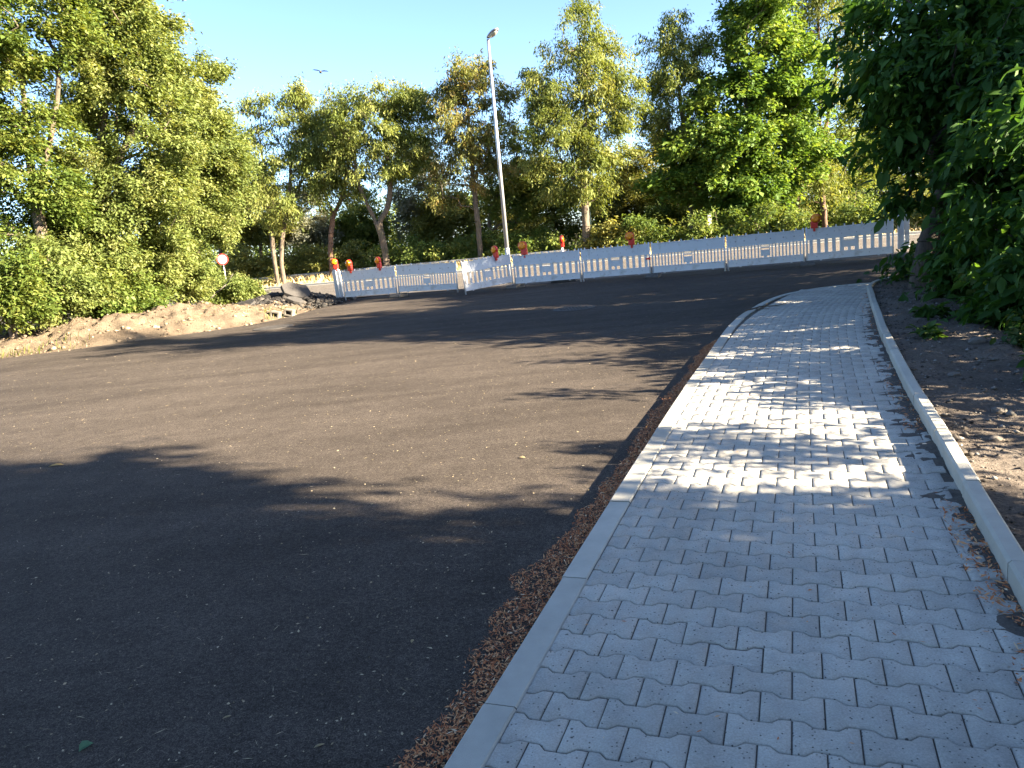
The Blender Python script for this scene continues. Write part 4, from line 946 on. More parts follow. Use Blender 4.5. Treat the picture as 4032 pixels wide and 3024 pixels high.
{'key': 'rail_bush_1', 'loc': (-12.34, 48.07, -0.59), 'stems': [[(-12.34, 48.07, -0.69), (-12.13, 48.07, 1.07), (-12.05, 48.07, 1.61)], [(-12.34, 48.07, -0.69), (-12.58, 48.07, 0.97), (-12.7, 48.07, 1.54)], [(-12.34, 48.07, -0.69), (-11.73, 48.07, 0.89), (-11.45, 48.07, 1.41)]], 'blobs': [(-12.13, 48.07, 1.07, 1.46, 1.17, 1.4), (-12.92, 48.07, 0.67, 1.17, 0.93, 0.98), (-11.49, 48.07, 0.53, 1.17, 0.93, 0.98)], 'ground': True, 'r': 0.05, 'n': 9000, 'kind': 'yellowy', 'bush': True, 'label': 'bush behind the guardrail right of the twin trunk'},
{'key': 'rail_bush_2', 'loc': (-9.15, 47.07, -0.63), 'stems': [[(-9.15, 47.07, -0.73), (-8.95, 47.07, 0.79), (-8.88, 47.07, 1.34)], [(-9.15, 47.07, -0.73), (-9.39, 47.07, 0.69), (-9.51, 47.07, 1.26)], [(-9.15, 47.07, -0.73), (-8.56, 47.07, 0.61), (-8.28, 47.07, 1.14)]], 'blobs': [(-8.95, 47.07, 0.79, 1.49, 1.19, 1.43), (-9.75, 47.07, 0.38, 1.19, 0.95, 1.0), (-8.3, 47.07, 0.23, 1.19, 0.95, 1.0)], 'ground': True, 'r': 0.05, 'n': 9000, 'kind': 'yellowy', 'bush': True, 'label': 'bush behind the two lamps of the leftmost panel'},
{'key': 'rail_bush_3', 'loc': (-5.96, 46.04, -0.67), 'stems': [[(-5.96, 46.04, -0.77), (-5.77, 46.04, 0.78), (-5.7, 46.04, 1.37)], [(-5.96, 46.04, -0.77), (-6.2, 46.04, 0.69), (-6.32, 46.04, 1.28)], [(-5.96, 46.04, -0.77), (-5.38, 46.04, 0.6), (-5.12, 46.04, 1.16)]], 'blobs': [(-5.77, 46.04, 0.78, 1.45, 1.16, 1.54), (-6.55, 46.04, 0.33, 1.16, 0.93, 1.08), (-5.13, 46.04, 0.19, 1.16, 0.93, 1.08)], 'ground': True, 'r': 0.05, 'n': 9000, 'kind': 'deep', 'bush': True, 'label': 'dark bush beside the parked car roof'},
{'key': 'rail_bush_4', 'loc': (-3.21, 45.11, -0.69), 'stems': [[(-3.21, 45.11, -0.79), (-3.05, 45.11, 0.54), (-2.99, 45.11, 1.06)], [(-3.21, 45.11, -0.79), (-3.47, 45.11, 0.44), (-3.6, 45.11, 0.99)], [(-3.21, 45.11, -0.79), (-2.67, 45.11, 0.36), (-2.42, 45.11, 0.87)]], 'blobs': [(-3.05, 45.11, 0.54, 1.43, 1.14, 1.37), (-3.81, 45.11, 0.14, 1.14, 0.91, 0.96), (-2.41, 45.11, 0.0, 1.14, 0.91, 0.96)], 'ground': True, 'r': 0.05, 'n': 9000, 'kind': 'deep', 'bush': True, 'label': 'bush above the tilted barrier panel with big studs'},
{'key': 'rail_bush_5', 'loc': (-0.58, 44.21, -0.71), 'stems': [[(-0.58, 44.21, -0.81), (-0.46, 44.21, 0.62), (-0.41, 44.21, 1.08)], [(-0.58, 44.21, -0.81), (-0.87, 44.21, 0.53), (-1.0, 44.21, 1.03)], [(-0.58, 44.21, -0.81), (-0.08, 44.21, 0.45), (0.16, 44.21, 0.91)]], 'blobs': [(-0.46, 44.21, 0.62, 1.21, 0.97, 1.21), (-1.09, 44.21, 0.27, 0.97, 0.77, 0.85), (0.09, 44.21, 0.15, 0.97, 0.77, 0.85)], 'ground': True, 'r': 0.05, 'n': 9000, 'kind': 'deep', 'bush': True, 'label': 'bush behind the lamp on the sunlit panel'},
{'key': 'rail_bush_6', 'loc': (2.05, 43.26, -0.72), 'stems': [[(2.05, 43.26, -0.82), (2.16, 43.26, 0.71), (2.21, 43.26, 1.2)], [(2.05, 43.26, -0.82), (1.76, 43.26, 0.62), (1.63, 43.26, 1.13)], [(2.05, 43.26, -0.82), (2.54, 43.26, 0.55), (2.76, 43.26, 1.02)]], 'blobs': [(2.16, 43.26, 0.71, 1.37, 1.09, 1.26), (1.45, 43.26, 0.35, 1.09, 0.87, 0.88), (2.79, 43.26, 0.22, 1.09, 0.87, 0.88)], 'ground': True, 'r': 0.05, 'n': 9000, 'kind': 'deep', 'bush': True, 'label': 'bush behind the red edged lamp seen side on'},
{'key': 'rail_bush_7', 'loc': (6.02, 41.73, -0.71), 'stems': [[(6.02, 41.73, -0.81), (6.1, 41.73, 0.71), (6.13, 41.73, 1.15)], [(6.02, 41.73, -0.81), (5.72, 41.73, 0.63), (5.58, 41.73, 1.1)], [(6.02, 41.73, -0.81), (6.47, 41.73, 0.55), (6.67, 41.73, 0.99)]], 'blobs': [(6.1, 41.73, 0.71, 1.27, 1.01, 1.14), (5.45, 41.73, 0.39, 1.01, 0.81, 0.8), (6.7, 41.73, 0.26, 1.01, 0.81, 0.8)], 'ground': True, 'r': 0.05, 'n': 9000, 'kind': 'yellowy', 'bush': True, 'label': 'bush right of the tallest trunk'},
{'key': 'rail_bush_8', 'loc': (8.12, 40.87, -0.69), 'stems': [[(8.12, 40.87, -0.79), (8.19, 40.87, 0.75), (8.22, 40.87, 1.18)], [(8.12, 40.87, -0.79), (7.82, 40.87, 0.67), (7.67, 40.87, 1.13)], [(8.12, 40.87, -0.79), (8.55, 40.87, 0.59), (8.75, 40.87, 1.02)]], 'blobs': [(8.19, 40.87, 0.75, 1.37, 1.09, 1.12), (7.49, 40.87, 0.44, 1.09, 0.87, 0.78), (8.84, 40.87, 0.31, 1.09, 0.87, 0.78)], 'ground': True, 'r': 0.05, 'n': 9000, 'kind': 'deep', 'bush': True, 'label': 'bush between the tallest trunk and the thin trunk'},
{'key': 'rail_bush_9', 'loc': (11.2, 39.54, -0.65), 'stems': [[(11.2, 39.54, -0.75), (11.25, 39.54, 0.68), (11.27, 39.54, 1.1)], [(11.2, 39.54, -0.75), (10.89, 39.54, 0.6), (10.74, 39.54, 1.05)], [(11.2, 39.54, -0.75), (11.6, 39.54, 0.53), (11.79, 39.54, 0.94)]], 'blobs': [(11.25, 39.54, 0.68, 1.32, 1.06, 1.08), (10.58, 39.54, 0.38, 1.06, 0.85, 0.76), (11.89, 39.54, 0.25, 1.06, 0.85, 0.76)], 'ground': True, 'r': 0.05, 'n': 9000, 'kind': 'deep', 'bush': True, 'label': 'bush around the white marker post'},
{'key': 'rail_bush_10', 'loc': (13.86, 38.3, -0.59), 'stems': [[(13.86, 38.3, -0.69), (13.89, 38.3, 0.64), (13.91, 38.3, 1.04)], [(13.86, 38.3, -0.69), (13.54, 38.3, 0.56), (13.4, 38.3, 0.99)], [(13.86, 38.3, -0.69), (14.23, 38.3, 0.49), (14.41, 38.3, 0.89)]], 'blobs': [(13.89, 38.3, 0.64, 1.28, 1.02, 1.05), (13.25, 38.3, 0.35, 1.02, 0.82, 0.73), (14.51, 38.3, 0.22, 1.02, 0.82, 0.73)], 'ground': True, 'r': 0.05, 'n': 9000, 'kind': 'deep', 'bush': True, 'label': 'bush between the maple trunk and the bare stem'},
{'key': 'rail_bush_11', 'loc': (17.58, 36.39, -0.47), 'stems': [[(17.58, 36.39, -0.57), (17.59, 36.39, 0.79), (17.59, 36.39, 1.21)], [(17.58, 36.39, -0.57), (17.26, 36.39, 0.71), (17.11, 36.39, 1.15)], [(17.58, 36.39, -0.57), (17.91, 36.39, 0.65), (18.07, 36.39, 1.06)]], 'blobs': [(17.59, 36.39, 0.79, 1.33, 1.06, 1.11), (16.92, 36.39, 0.48, 1.06, 0.85, 0.77), (18.24, 36.39, 0.35, 1.06, 0.85, 0.77)], 'ground': True, 'r': 0.05, 'n': 9000, 'kind': 'deep', 'bush': True, 'label': 'bush above the right end of the barrier row'},
{'key': 'rail_bush_12', 'loc': (20.06, 34.96, -0.35), 'stems': [[(20.06, 34.96, -0.45), (20.05, 34.96, 0.81), (20.05, 34.96, 1.22)], [(20.06, 34.96, -0.45), (19.74, 34.96, 0.74), (19.59, 34.96, 1.17)], [(20.06, 34.96, -0.45), (20.37, 34.96, 0.68), (20.51, 34.96, 1.08)]], 'blobs': [(20.05, 34.96, 0.81, 1.27, 1.02, 1.06), (19.42, 34.96, 0.52, 1.02, 0.82, 0.74), (20.69, 34.96, 0.39, 1.02, 0.82, 0.74)], 'ground': True, 'r': 0.05, 'n': 9000, 'kind': 'yellowy', 'bush': True, 'label': 'sunlit bush glimpsed behind the near leaning trunk'},
{'key': 'rail_bush_13', 'loc': (21.72, 33.91, -0.25), 'stems': [[(21.72, 33.91, -0.35), (21.7, 33.91, 0.81), (21.69, 33.91, 1.21)], [(21.72, 33.91, -0.35), (21.39, 33.91, 0.75), (21.24, 33.91, 1.16)], [(21.72, 33.91, -0.35), (22.01, 33.91, 0.68), (22.14, 33.91, 1.07)]], 'blobs': [(21.7, 33.91, 0.81, 1.24, 0.99, 1.03), (21.09, 33.91, 0.53, 0.99, 0.79, 0.72), (22.32, 33.91, 0.4, 0.99, 0.79, 0.72)], 'ground': True, 'r': 0.05, 'n': 9000, 'kind': 'yellowy', 'bush': True, 'label': 'sunlit bush at the far right edge behind near leaves'}]
PANEL_ENDS = [(-5.45, 26.6, -0.09), (-3.57, 26.1, -0.09), (-3.51, 26.05, -0.1), (-1.46, 25.3, -0.1), (-1.13, 23.4, -0.12), (0.36, 24.6, -0.09), (0.43, 24.6, -0.07), (2.48, 23.9, -0.1), (2.54, 23.9, -0.11), (4.52, 23.2, -0.08), (4.58, 23.15, -0.09), (6.53, 22.3, -0.13), (6.6, 22.3, -0.13), (8.62, 21.75, -0.12), (8.69, 21.75, -0.12), (10.83, 21.1, -0.1)]
NEAR_SPECS = [
{'key': 'near_walnut', 'loc': (7.16, 13, -0.25), 'stems': [[(7.16, 13, -0.35), (7.21, 13.0, 0.25), (7.32, 13.0, 0.87), (7.62, 13.0, 1.71), (7.83, 13.0, 2.55)], [(7.32, 13.0, 0.87), (7.81, 13.0, 1.43), (8.22, 13.0, 2.14)], [(7.62, 13.0, 1.71), (7.21, 13.0, 2.46), (6.91, 13.0, 3.08)]], 'blobs': [(6.87, 13.0, 3.8, 0.67, 0.54, 0.87), (6.46, 12.4, 2.67, 0.41, 0.34, 0.6), (6.65, 12.4, 1.63, 0.32, 0.25, 0.36), (7.08, 12.0, 3.03, 0.8, 0.64, 0.87), (8.26, 13.0, 2.06, 0.67, 0.54, 0.59), (8.33, 12.5, 2.72, 0.84, 0.67, 0.99), (7.95, 13.5, 4.53, 0.98, 0.79, 0.74), (8.71, 13.0, 4.04, 0.71, 0.57, 0.87), (6.86, 13.8, 4.64, 0.38, 0.3, 0.5), (7.97, 12.0, 1.23, 0.44, 0.35, 0.44)], 'r': 0.2, 'n': 16500, 'kind': 'walnut', 'label': 'near dark walnut with leaning trunk filling the upper right'},
{'key': 'edge_walnut', 'loc': (8.16, 11, -0.35), 'stems': [[(8.16, 11, -0.45), (8.06, 11.0, 0.73), (7.89, 11.0, 1.65), (7.79, 11.0, 2.48)]], 'blobs': [(7.63, 11.0, 1.42, 0.53, 0.43, 0.6), (7.92, 11.0, 2.4, 0.74, 0.59, 0.8), (8.19, 12.0, 3.25, 0.58, 0.47, 0.66), (8.3, 11.0, 1.36, 0.8, 0.64, 0.74), (7.32, 11.0, 0.8, 0.4, 0.32, 0.33)], 'r': 0.13, 'n': 15000, 'kind': 'walnut', 'label': 'dark tree at the right picture edge behind the leaning trunk'},
{'key': 'slope_shrub_0', 'loc': (7.16, 11.2, -0.35), 'stems': [[(7.16, 11.2, -0.45), (7.1, 11.2, 0.41), (7.04, 11.2, 0.7)], [(7.16, 11.2, -0.45), (6.92, 11.2, 0.43), (6.85, 11.2, 0.63)], [(7.16, 11.2, -0.45), (7.23, 11.2, 0.45), (7.3, 11.2, 0.63)]], 'blobs': [(7.05, 11.2, 0.56, 0.44, 0.35, 0.48), (6.87, 11.2, 0.41, 0.27, 0.21, 0.29), (7.23, 11.2, 0.4, 0.31, 0.25, 0.33)], 'ground': True, 'r': 0.02, 'n': 1900, 'kind': 'walnut', 'bush': True, 'label': 'dark shrub right of the leaning trunk'},
{'key': 'slope_shrub_1', 'loc': (6.14, 9.0, -0.35), 'stems': [[(6.14, 9.0, -0.45), (6.09, 9.0, -0.13), (6.04, 9.0, 0.15)], [(6.14, 9.0, -0.45), (5.94, 9.0, -0.11), (5.88, 9.0, 0.07)], [(6.14, 9.0, -0.45), (6.19, 9.0, -0.09), (6.25, 9.0, 0.08)]], 'blobs': [(6.04, 9.0, 0.01, 0.36, 0.28, 0.44), (5.9, 9.0, -0.13, 0.21, 0.17, 0.26), (6.19, 9.0, -0.14, 0.25, 0.2, 0.31)], 'ground': True, 'r': 0.02, 'n': 2600, 'kind': 'bramble', 'bush': True, 'label': 'brambly dark shrub on the slope at the right edge'},
{'key': 'slope_shrub_2', 'loc': (5.36, 7.4, -0.35), 'stems': [[(5.36, 7.4, -0.45), (5.32, 7.4, -0.3), (5.28, 7.4, -0.1)], [(5.36, 7.4, -0.45), (5.2, 7.4, -0.29), (5.15, 7.4, -0.15)], [(5.36, 7.4, -0.45), (5.41, 7.4, -0.28), (5.46, 7.4, -0.15)]], 'blobs': [(5.28, 7.4, -0.2, 0.25, 0.2, 0.31), (5.18, 7.4, -0.31, 0.15, 0.12, 0.19), (5.39, 7.4, -0.31, 0.17, 0.14, 0.22)], 'ground': True, 'r': 0.02, 'n': 2200, 'kind': 'bramble', 'bush': True, 'label': 'nearest bramble beside the soil strip at the right edge'},
{'key': 'slope_shrub_3', 'loc': (7.97, 14.5, -0.35), 'stems': [[(7.97, 14.5, -0.45), (7.91, 14.5, 0.09), (7.84, 14.5, 0.32)], [(7.97, 14.5, -0.45), (7.68, 14.5, 0.11), (7.59, 14.5, 0.27)], [(7.97, 14.5, -0.45), (8.07, 14.5, 0.11), (8.17, 14.5, 0.25)]], 'blobs': [(7.84, 14.5, 0.21, 0.26, 0.21, 0.37), (7.73, 14.5, 0.09, 0.16, 0.13, 0.22), (7.95, 14.5, 0.08, 0.19, 0.15, 0.26)], 'ground': True, 'r': 0.02, 'n': 420, 'kind': 'walnut', 'bush': True, 'label': 'thin sapling between the rightmost barrier and the leaning trunk'},
{'key': 'slope_shrub_4', 'loc': (7.27, 12.0, -0.35), 'stems': [[(7.27, 12.0, -0.45), (7.21, 12.0, -0.17), (7.15, 12.0, 0.05)], [(7.27, 12.0, -0.45), (7.02, 12.0, -0.16), (6.95, 12.0, -0.0)], [(7.27, 12.0, -0.45), (7.35, 12.0, -0.15), (7.43, 12.0, -0.01)]], 'blobs': [(7.15, 12.0, -0.06, 0.33, 0.26, 0.36), (7.02, 12.0, -0.17, 0.2, 0.16, 0.22), (7.29, 12.0, -0.18, 0.23, 0.18, 0.26)], 'ground': True, 'r': 0.02, 'n': 1300, 'kind': 'bramble', 'bush': True, 'label': 'low shrub at the foot of the leaning trunk'},
{'key': 'slope_shrub_5', 'loc': (6.29, 8.8, -0.35), 'stems': [[(6.29, 8.8, -0.45), (6.24, 8.8, 0.37), (6.19, 8.8, 0.64)], [(6.29, 8.8, -0.45), (6.1, 8.8, 0.39), (6.04, 8.8, 0.56)], [(6.29, 8.8, -0.45), (6.33, 8.8, 0.41), (6.39, 8.8, 0.57)]], 'blobs': [(6.19, 8.8, 0.51, 0.43, 0.34, 0.43), (6.02, 8.8, 0.37, 0.26, 0.21, 0.26), (6.37, 8.8, 0.36, 0.3, 0.24, 0.3)], 'ground': True, 'r': 0.02, 'n': 2200, 'kind': 'walnut', 'bush': True, 'label': 'shrub at the right edge above the bramble'},
{'key': 'slope_shrub_6', 'loc': (7.44, 10, -0.35), 'stems': [[(7.44, 10, -0.45), (7.38, 10.0, 0.61), (7.32, 10.0, 1.01)], [(7.44, 10, -0.45), (7.22, 10.0, 0.62), (7.15, 10.0, 0.89)], [(7.44, 10, -0.45), (7.49, 10.0, 0.66), (7.55, 10.0, 0.92)]], 'blobs': [(7.32, 10.0, 0.81, 0.73, 0.58, 0.67), (7.04, 10.0, 0.61, 0.44, 0.35, 0.4), (7.63, 10.0, 0.58, 0.51, 0.41, 0.47)], 'ground': True, 'r': 0.02, 'n': 3000, 'kind': 'walnut', 'bush': True, 'label': 'dense dark shrub filling the right edge under the walnuts'},
{'key': 'slope_shrub_7', 'loc': (8.54, 13, -0.35), 'stems': [[(8.54, 13, -0.45), (8.47, 13.0, 0.8), (8.4, 13.0, 1.18)], [(8.54, 13, -0.45), (8.26, 13.0, 0.82), (8.18, 13.0, 1.07)], [(8.54, 13, -0.45), (8.61, 13.0, 0.85), (8.7, 13.0, 1.08)]], 'blobs': [(8.4, 13.0, 0.99, 0.59, 0.47, 0.63), (8.17, 13.0, 0.8, 0.36, 0.28, 0.38), (8.64, 13.0, 0.78, 0.41, 0.33, 0.44)], 'ground': True, 'r': 0.02, 'n': 3000, 'kind': 'walnut', 'bush': True, 'label': 'dark shrub between the leaning trunk and the right edge'}]


TREE_NAME = {'ash': 'ash_tree', 'russet': 'ash_tree', 'deep': 'young_tree', 'maple': 'maple_tree', 'yellowy': 'woodland_tree', 'pale': 'woodland_tree', 'grove': 'hazel_tree', 'dark_leaf': 'hazel_tree', 'walnut': 'walnut_tree', 'bramble': 'bramble'}
for i, sp in enumerate(SPECS):
    if sp.get('bush'): sp['name'] = 'bush'; g = 'bushes of the left grove' if 'grove' in sp['key'] else 'bushes behind the guardrail'; cat = 'bush'
    elif sp.get('back'): sp['name'] = 'woodland_tree'; g = 'trees of the wood behind'; cat = 'tree'
    else:
        sp['name'] = TREE_NAME[sp['kind']]; cat = 'tree'
        g = 'trees of the left grove' if sp['kind'] in ('grove', 'dark_leaf') else 'trees along the far verge'
    tag(grow(sp, 100 + i), sp['label'], cat, g)
for i, sp in enumerate(NEAR_SPECS):
    sp['bark'] = 'dark'
    if sp.get('bush'): sp['name'] = 'bramble' if sp['kind'] == 'bramble' else 'shrub'; cat = 'shrub'; g = 'shrubs on the right slope'
    else: sp['name'] = 'walnut_tree'; cat = 'tree'; g = 'trees on the right slope'
    tag(grow(sp, 300 + i, near=True), sp['label'], cat, g)
# the wood beyond, one mass of leaves and stems
def wood_mass():
    r = np.random.default_rng(77)
    n = 1500
    s_ = r.uniform(47, 60, n); t_ = r.uniform(-75, 60, n)
    X = .3 + MD.x * s_ + MN.x * t_; Y = 3.53 + MD.y * s_ + MN.y * t_
    top = 4.6 + 3.2 * vnoise(t_, s_, .16, 81)
    z = -1.2 + top * r.random(n) ** .8
    cen = np.stack([X, Y, z], 1)
    me = leaf_mesh('woodland', cen, 150000, 'far', r)
    tag(link('woodland', me, LEAF['deep']), kind='stuff')
LEAFSHAPE['far'] = (.24, .17, -.3, .85)
wood_mass()
# trees beside and behind the photographer, whose shade lies over the road; the broad ones added to screen sky light
SHADE = [
 dict(loc=(9.0, -2.2, -.3), stems=[[(9, -2.2, -.4), (9.05, -2.1, 2), (8.8, -2.0, 4.2), (8.6, -1.8, 6.2)]],
      blobs=[(8.0, -1.7, 4.7, 2.2, 2.9, 2.0), (7.6, -1.8, 2.4, 1.6, 2.2, 1.5), (6.6, -1.4, 1.2, 1.2, 2.2, 1.1), (5.4, -.7, .8, 1.0, 1.9, 1.0), (7.8, -.4, 3.4, 1.3, 1.5, 1.6), (7.4, -4.0, 1.6, 1.6, 2, 1.5), (8.8, -4.4, 4, 2.5, 2.6, 2.6), (8.2, -.2, 5.2, 1.8, 1.8, 1.2), (9, -2.8, 7.2, 2, 2.4, 1.6)], r=.2, n=95000, cl=2.2, kind='walnut', label='dark walnut beside the photographer shading the foreground'),
 dict(loc=(9.5, -6.4, -.3), stems=[[(9.5, -6.4, -.4), (9.4, -6.2, 2.2), (9.2, -6, 5)]],
      blobs=[(9, -6, 4.2, 3, 3, 3), (9, -5, 2, 2.2, 2.6, 1.8), (9, -8.5, 4, 2.6, 2.6, 3)], r=.2, n=36000, cl=1.3, kind='walnut', label='walnut farther back behind the photographer'),
 dict(loc=(6.6, 6.90, -.4), stems=[[(6.6, 6.90, -.4), (6.6, 6.90, .8), (6.5, 6.80, 1.6)]], blobs=[(6.5, 6.90, .9, 1.0, 1.1, 1.2), (6.7, 7.60, 1.2, 1.0, .9, 1.2)], r=.04, n=6000, kind='bramble', bush=True, label='shrub on the slope just beyond the right picture edge'),
 dict(loc=(7.1, 8.70, -.4), stems=[[(7.1, 8.70, -.4), (7.1, 8.70, .8), (7.0, 8.60, 1.9)]], blobs=[(6.9, 8.60, 1.1, 1.1, 1.2, 1.4), (7.2, 9.60, 1.4, 1.1, .9, 1.5)], r=.05, n=5200, kind='walnut', bush=True, label='tall dark shrub on the slope between the right edge and the walnut trunks'),
 dict(loc=(7.9, 11.30, -.4), stems=[[(7.9, 11.30, -.4), (7.9, 11.30, 1.2), (7.8, 11.20, 2.6)]], blobs=[(7.8, 11.00, 1.6, 1.2, 1.1, 1.9), (8.2, 12.00, 2.4, 1.3, 1.0, 1.9)], r=.06, n=6500, kind='walnut', bush=True, label='tall dark shrub behind the leaning walnut trunk on the slope'),
 dict(loc=(5.9, 4.30, -.4), stems=[[(5.9, 4.30, -.4), (5.9, 4.30, .4), (5.8, 4.30, 1.2)]], blobs=[(5.9, 4.00, .7, .8, 1.0, .8), (6.0, 5.10, .8, .7, .8, .8), (6.3, 3.0, 2.0, .45, .6, .45)], r=.03, n=3600, kind='bramble', bush=True, label='thin shrub on the slope beside the photographer'),
 dict(loc=(-6, -9, -.3), stems=[[(-6, -9, -.4), (-6, -9, 2.2), (-6.1, -9, 5)]], blobs=[(-6, -9, 5, 4, 3.4, 4), (-3, -10, 4.5, 3, 3, 3.6), (-9, -8, 4.5, 3, 3, 3.6), (-12, -5, 4.5, 3, 3, 3.8), (-5, -10, 9, 4, 3, 2.6)], r=.22, n=26000, kind='walnut', label='broad unseen tree added behind the photographer on the left to screen the sky'),  # added out of view to cut sky light on the near ground
 dict(loc=(2.5, -10, -.3), stems=[[(2.5, -10, -.4), (2.5, -10, 2.2), (2.5, -10, 5)]], blobs=[(2.5, -9.5, 5, 4, 3.4, 4), (5, -9, 4, 3, 3, 3.6)], r=.22, n=15000, kind='walnut', label='broad unseen tree added straight behind the photographer to screen the sky'),  # also out of view, put in to hold back sky fill from behind
 dict(loc=(6.9, 5.2, -.4), stems=[[(6.9, 5.2, -.4), (6.9, 5.2, .6), (6.8, 5.1, 1.6)]], blobs=[(6.8, 5.0, 1.3, .9, .9, .9), (6.9, 5.9, 1.6, .9, .9, .9)], r=.04, n=2600, kind='walnut', bush=True, label='loose leafy shrub on the slope right of the photographer'),
 dict(loc=(9.6, 14.4, -.4), stems=[[(9.6, 14.4, -.5), (9.6, 14.4, 2), (9.5, 14.4, 4.6)]],
      blobs=[(9.6, 14.0, 4.6, 1.7, 1.5, 1.6), (9.5, 14.9, 3.2, 1.5, 1.5, 1.6), (9.8, 13.6, 2.2, 1.4, 1.3, 1.5)], r=.13, n=12000, kind='walnut', label='dark tree right behind the crown of the leaning walnut'),
 dict(loc=(12.6, 17.4, -.4), stems=[[(12.6, 17.4, -.5), (12.6, 17.4, 2), (12.6, 17.5, 4.6)]],
      blobs=[(12.5, 16.9, 4.8, 1.6, 1.6, 1.5), (12.5, 17.9, 3.6, 1.5, 1.5, 1.6)], r=.13, n=9000, kind='deep', label='green tree deep inside the thicket on the right'),
 dict(loc=(15.2, 18.6, -.4), stems=[[(15.2, 18.6, -.5), (15.2, 18.6, 3), (15.1, 18.6, 6), (15.2, 18.6, 9)]],
      blobs=[(15.1, 18.7, 8.2, 1.4, 1.3, 1.9), (15.2, 18.9, 6.2, 1.5, 1.4, 1.8), (15.2, 18.5, 4.0, 1.5, 1.4, 1.8), (13.3, 18.1, 5.7, 1.0, .75, 1.5)], r=.16, n=26000, kind='deep', label='tall slender tree beyond the right picture edge near the main road'),
 dict(loc=(10.2, 10.2, -.4), stems=[[(10.2, 10.2, -.5), (10.2, 10.2, 3), (10.1, 10.2, 6), (10.2, 10.2, 8)]],
      blobs=[(10.1, 10.2, 6.8, 1.5, 1.4, 1.4), (10.2, 10.5, 5.6, 1.6, 1.5, 1.7), (10.2, 10.3, 3.9, 1.6, 1.6, 1.6)], r=.17, n=18000, kind='deep', label='tall slender tree on the slope right of the photographer, out beyond the picture edge'),
 dict(loc=(11.0, 15.4, -.4), stems=[[(11.0, 15.4, -.5), (11.1, 15.4, 2), (11, 15.5, 4.2)]],
      blobs=[(10.9, 15.2, 3.8, 1.8, 1.8, 1.7), (11.2, 16.2, 2.4, 1.6, 1.5, 1.6), (10.8, 14.6, 2.0, 1.4, 1.4, 1.5)], r=.13, n=12000, kind='walnut', label='dark tree close behind the leaning trunk in the thicket'),
 dict(loc=(14.0, 19.5, -.4), stems=[[(14.0, 19.5, -.5), (14.0, 19.5, 2), (14, 19.6, 4.4)]],
      blobs=[(13.9, 19.3, 4.2, 1.7, 1.7, 1.6), (14.2, 20.3, 3.0, 1.5, 1.5, 1.5), (13.8, 18.8, 2.2, 1.4, 1.4, 1.4)], r=.13, n=12000, kind='deep', label='leafy tree in the thicket between the beacon and the main road'),
 dict(loc=(12.4, 17.6, -.4), stems=[[(12.4, 17.6, -.5), (12.5, 17.6, 2), (12.3, 17.7, 4.4)]],
      blobs=[(12.2, 17.2, 4.0, 2.1, 2.2, 1.9), (12.4, 18.6, 2.8, 1.8, 1.8, 1.6), (12.2, 16.4, 2.4, 1.6, 1.6, 1.5), (12.6, 17.8, 5.4, 1.5, 1.5, 1.0)], r=.15, n=16000, kind='walnut', label='dark tree deeper in the thicket behind the leaning trunk'),
 dict(loc=(15.2, 21.4, -.4), stems=[[(15.2, 21.4, -.5), (15.1, 21.4, 2), (15.2, 21.5, 4.4)]],
      blobs=[(15.0, 21.2, 4.4, 2.0, 2.0, 1.7), (15.0, 22.6, 3.6, 1.8, 1.6, 1.5), (15.2, 20.2, 3.2, 1.7, 1.6, 1.4), (14.8, 21.6, 1.8, 1.4, 1.8, 1.0)], r=.14, n=17000, kind='deep', label='tree at the far end of the right thicket beside the main road')]
for i, sp in enumerate(SHADE):
    sp['bark'] = 'dark'; sp['name'] = 'shrub' if sp.get('bush') else 'walnut_tree' if sp['kind'] == 'walnut' else 'young_tree'
    tag(grow(sp, 500 + i, near=sp['kind'] != 'deep' and sp['loc'][1] > 5), sp['label'], 'shrub' if sp.get('bush') else 'tree', 'shrubs on the right slope' if sp.get('bush') else 'trees beyond the right picture edge')

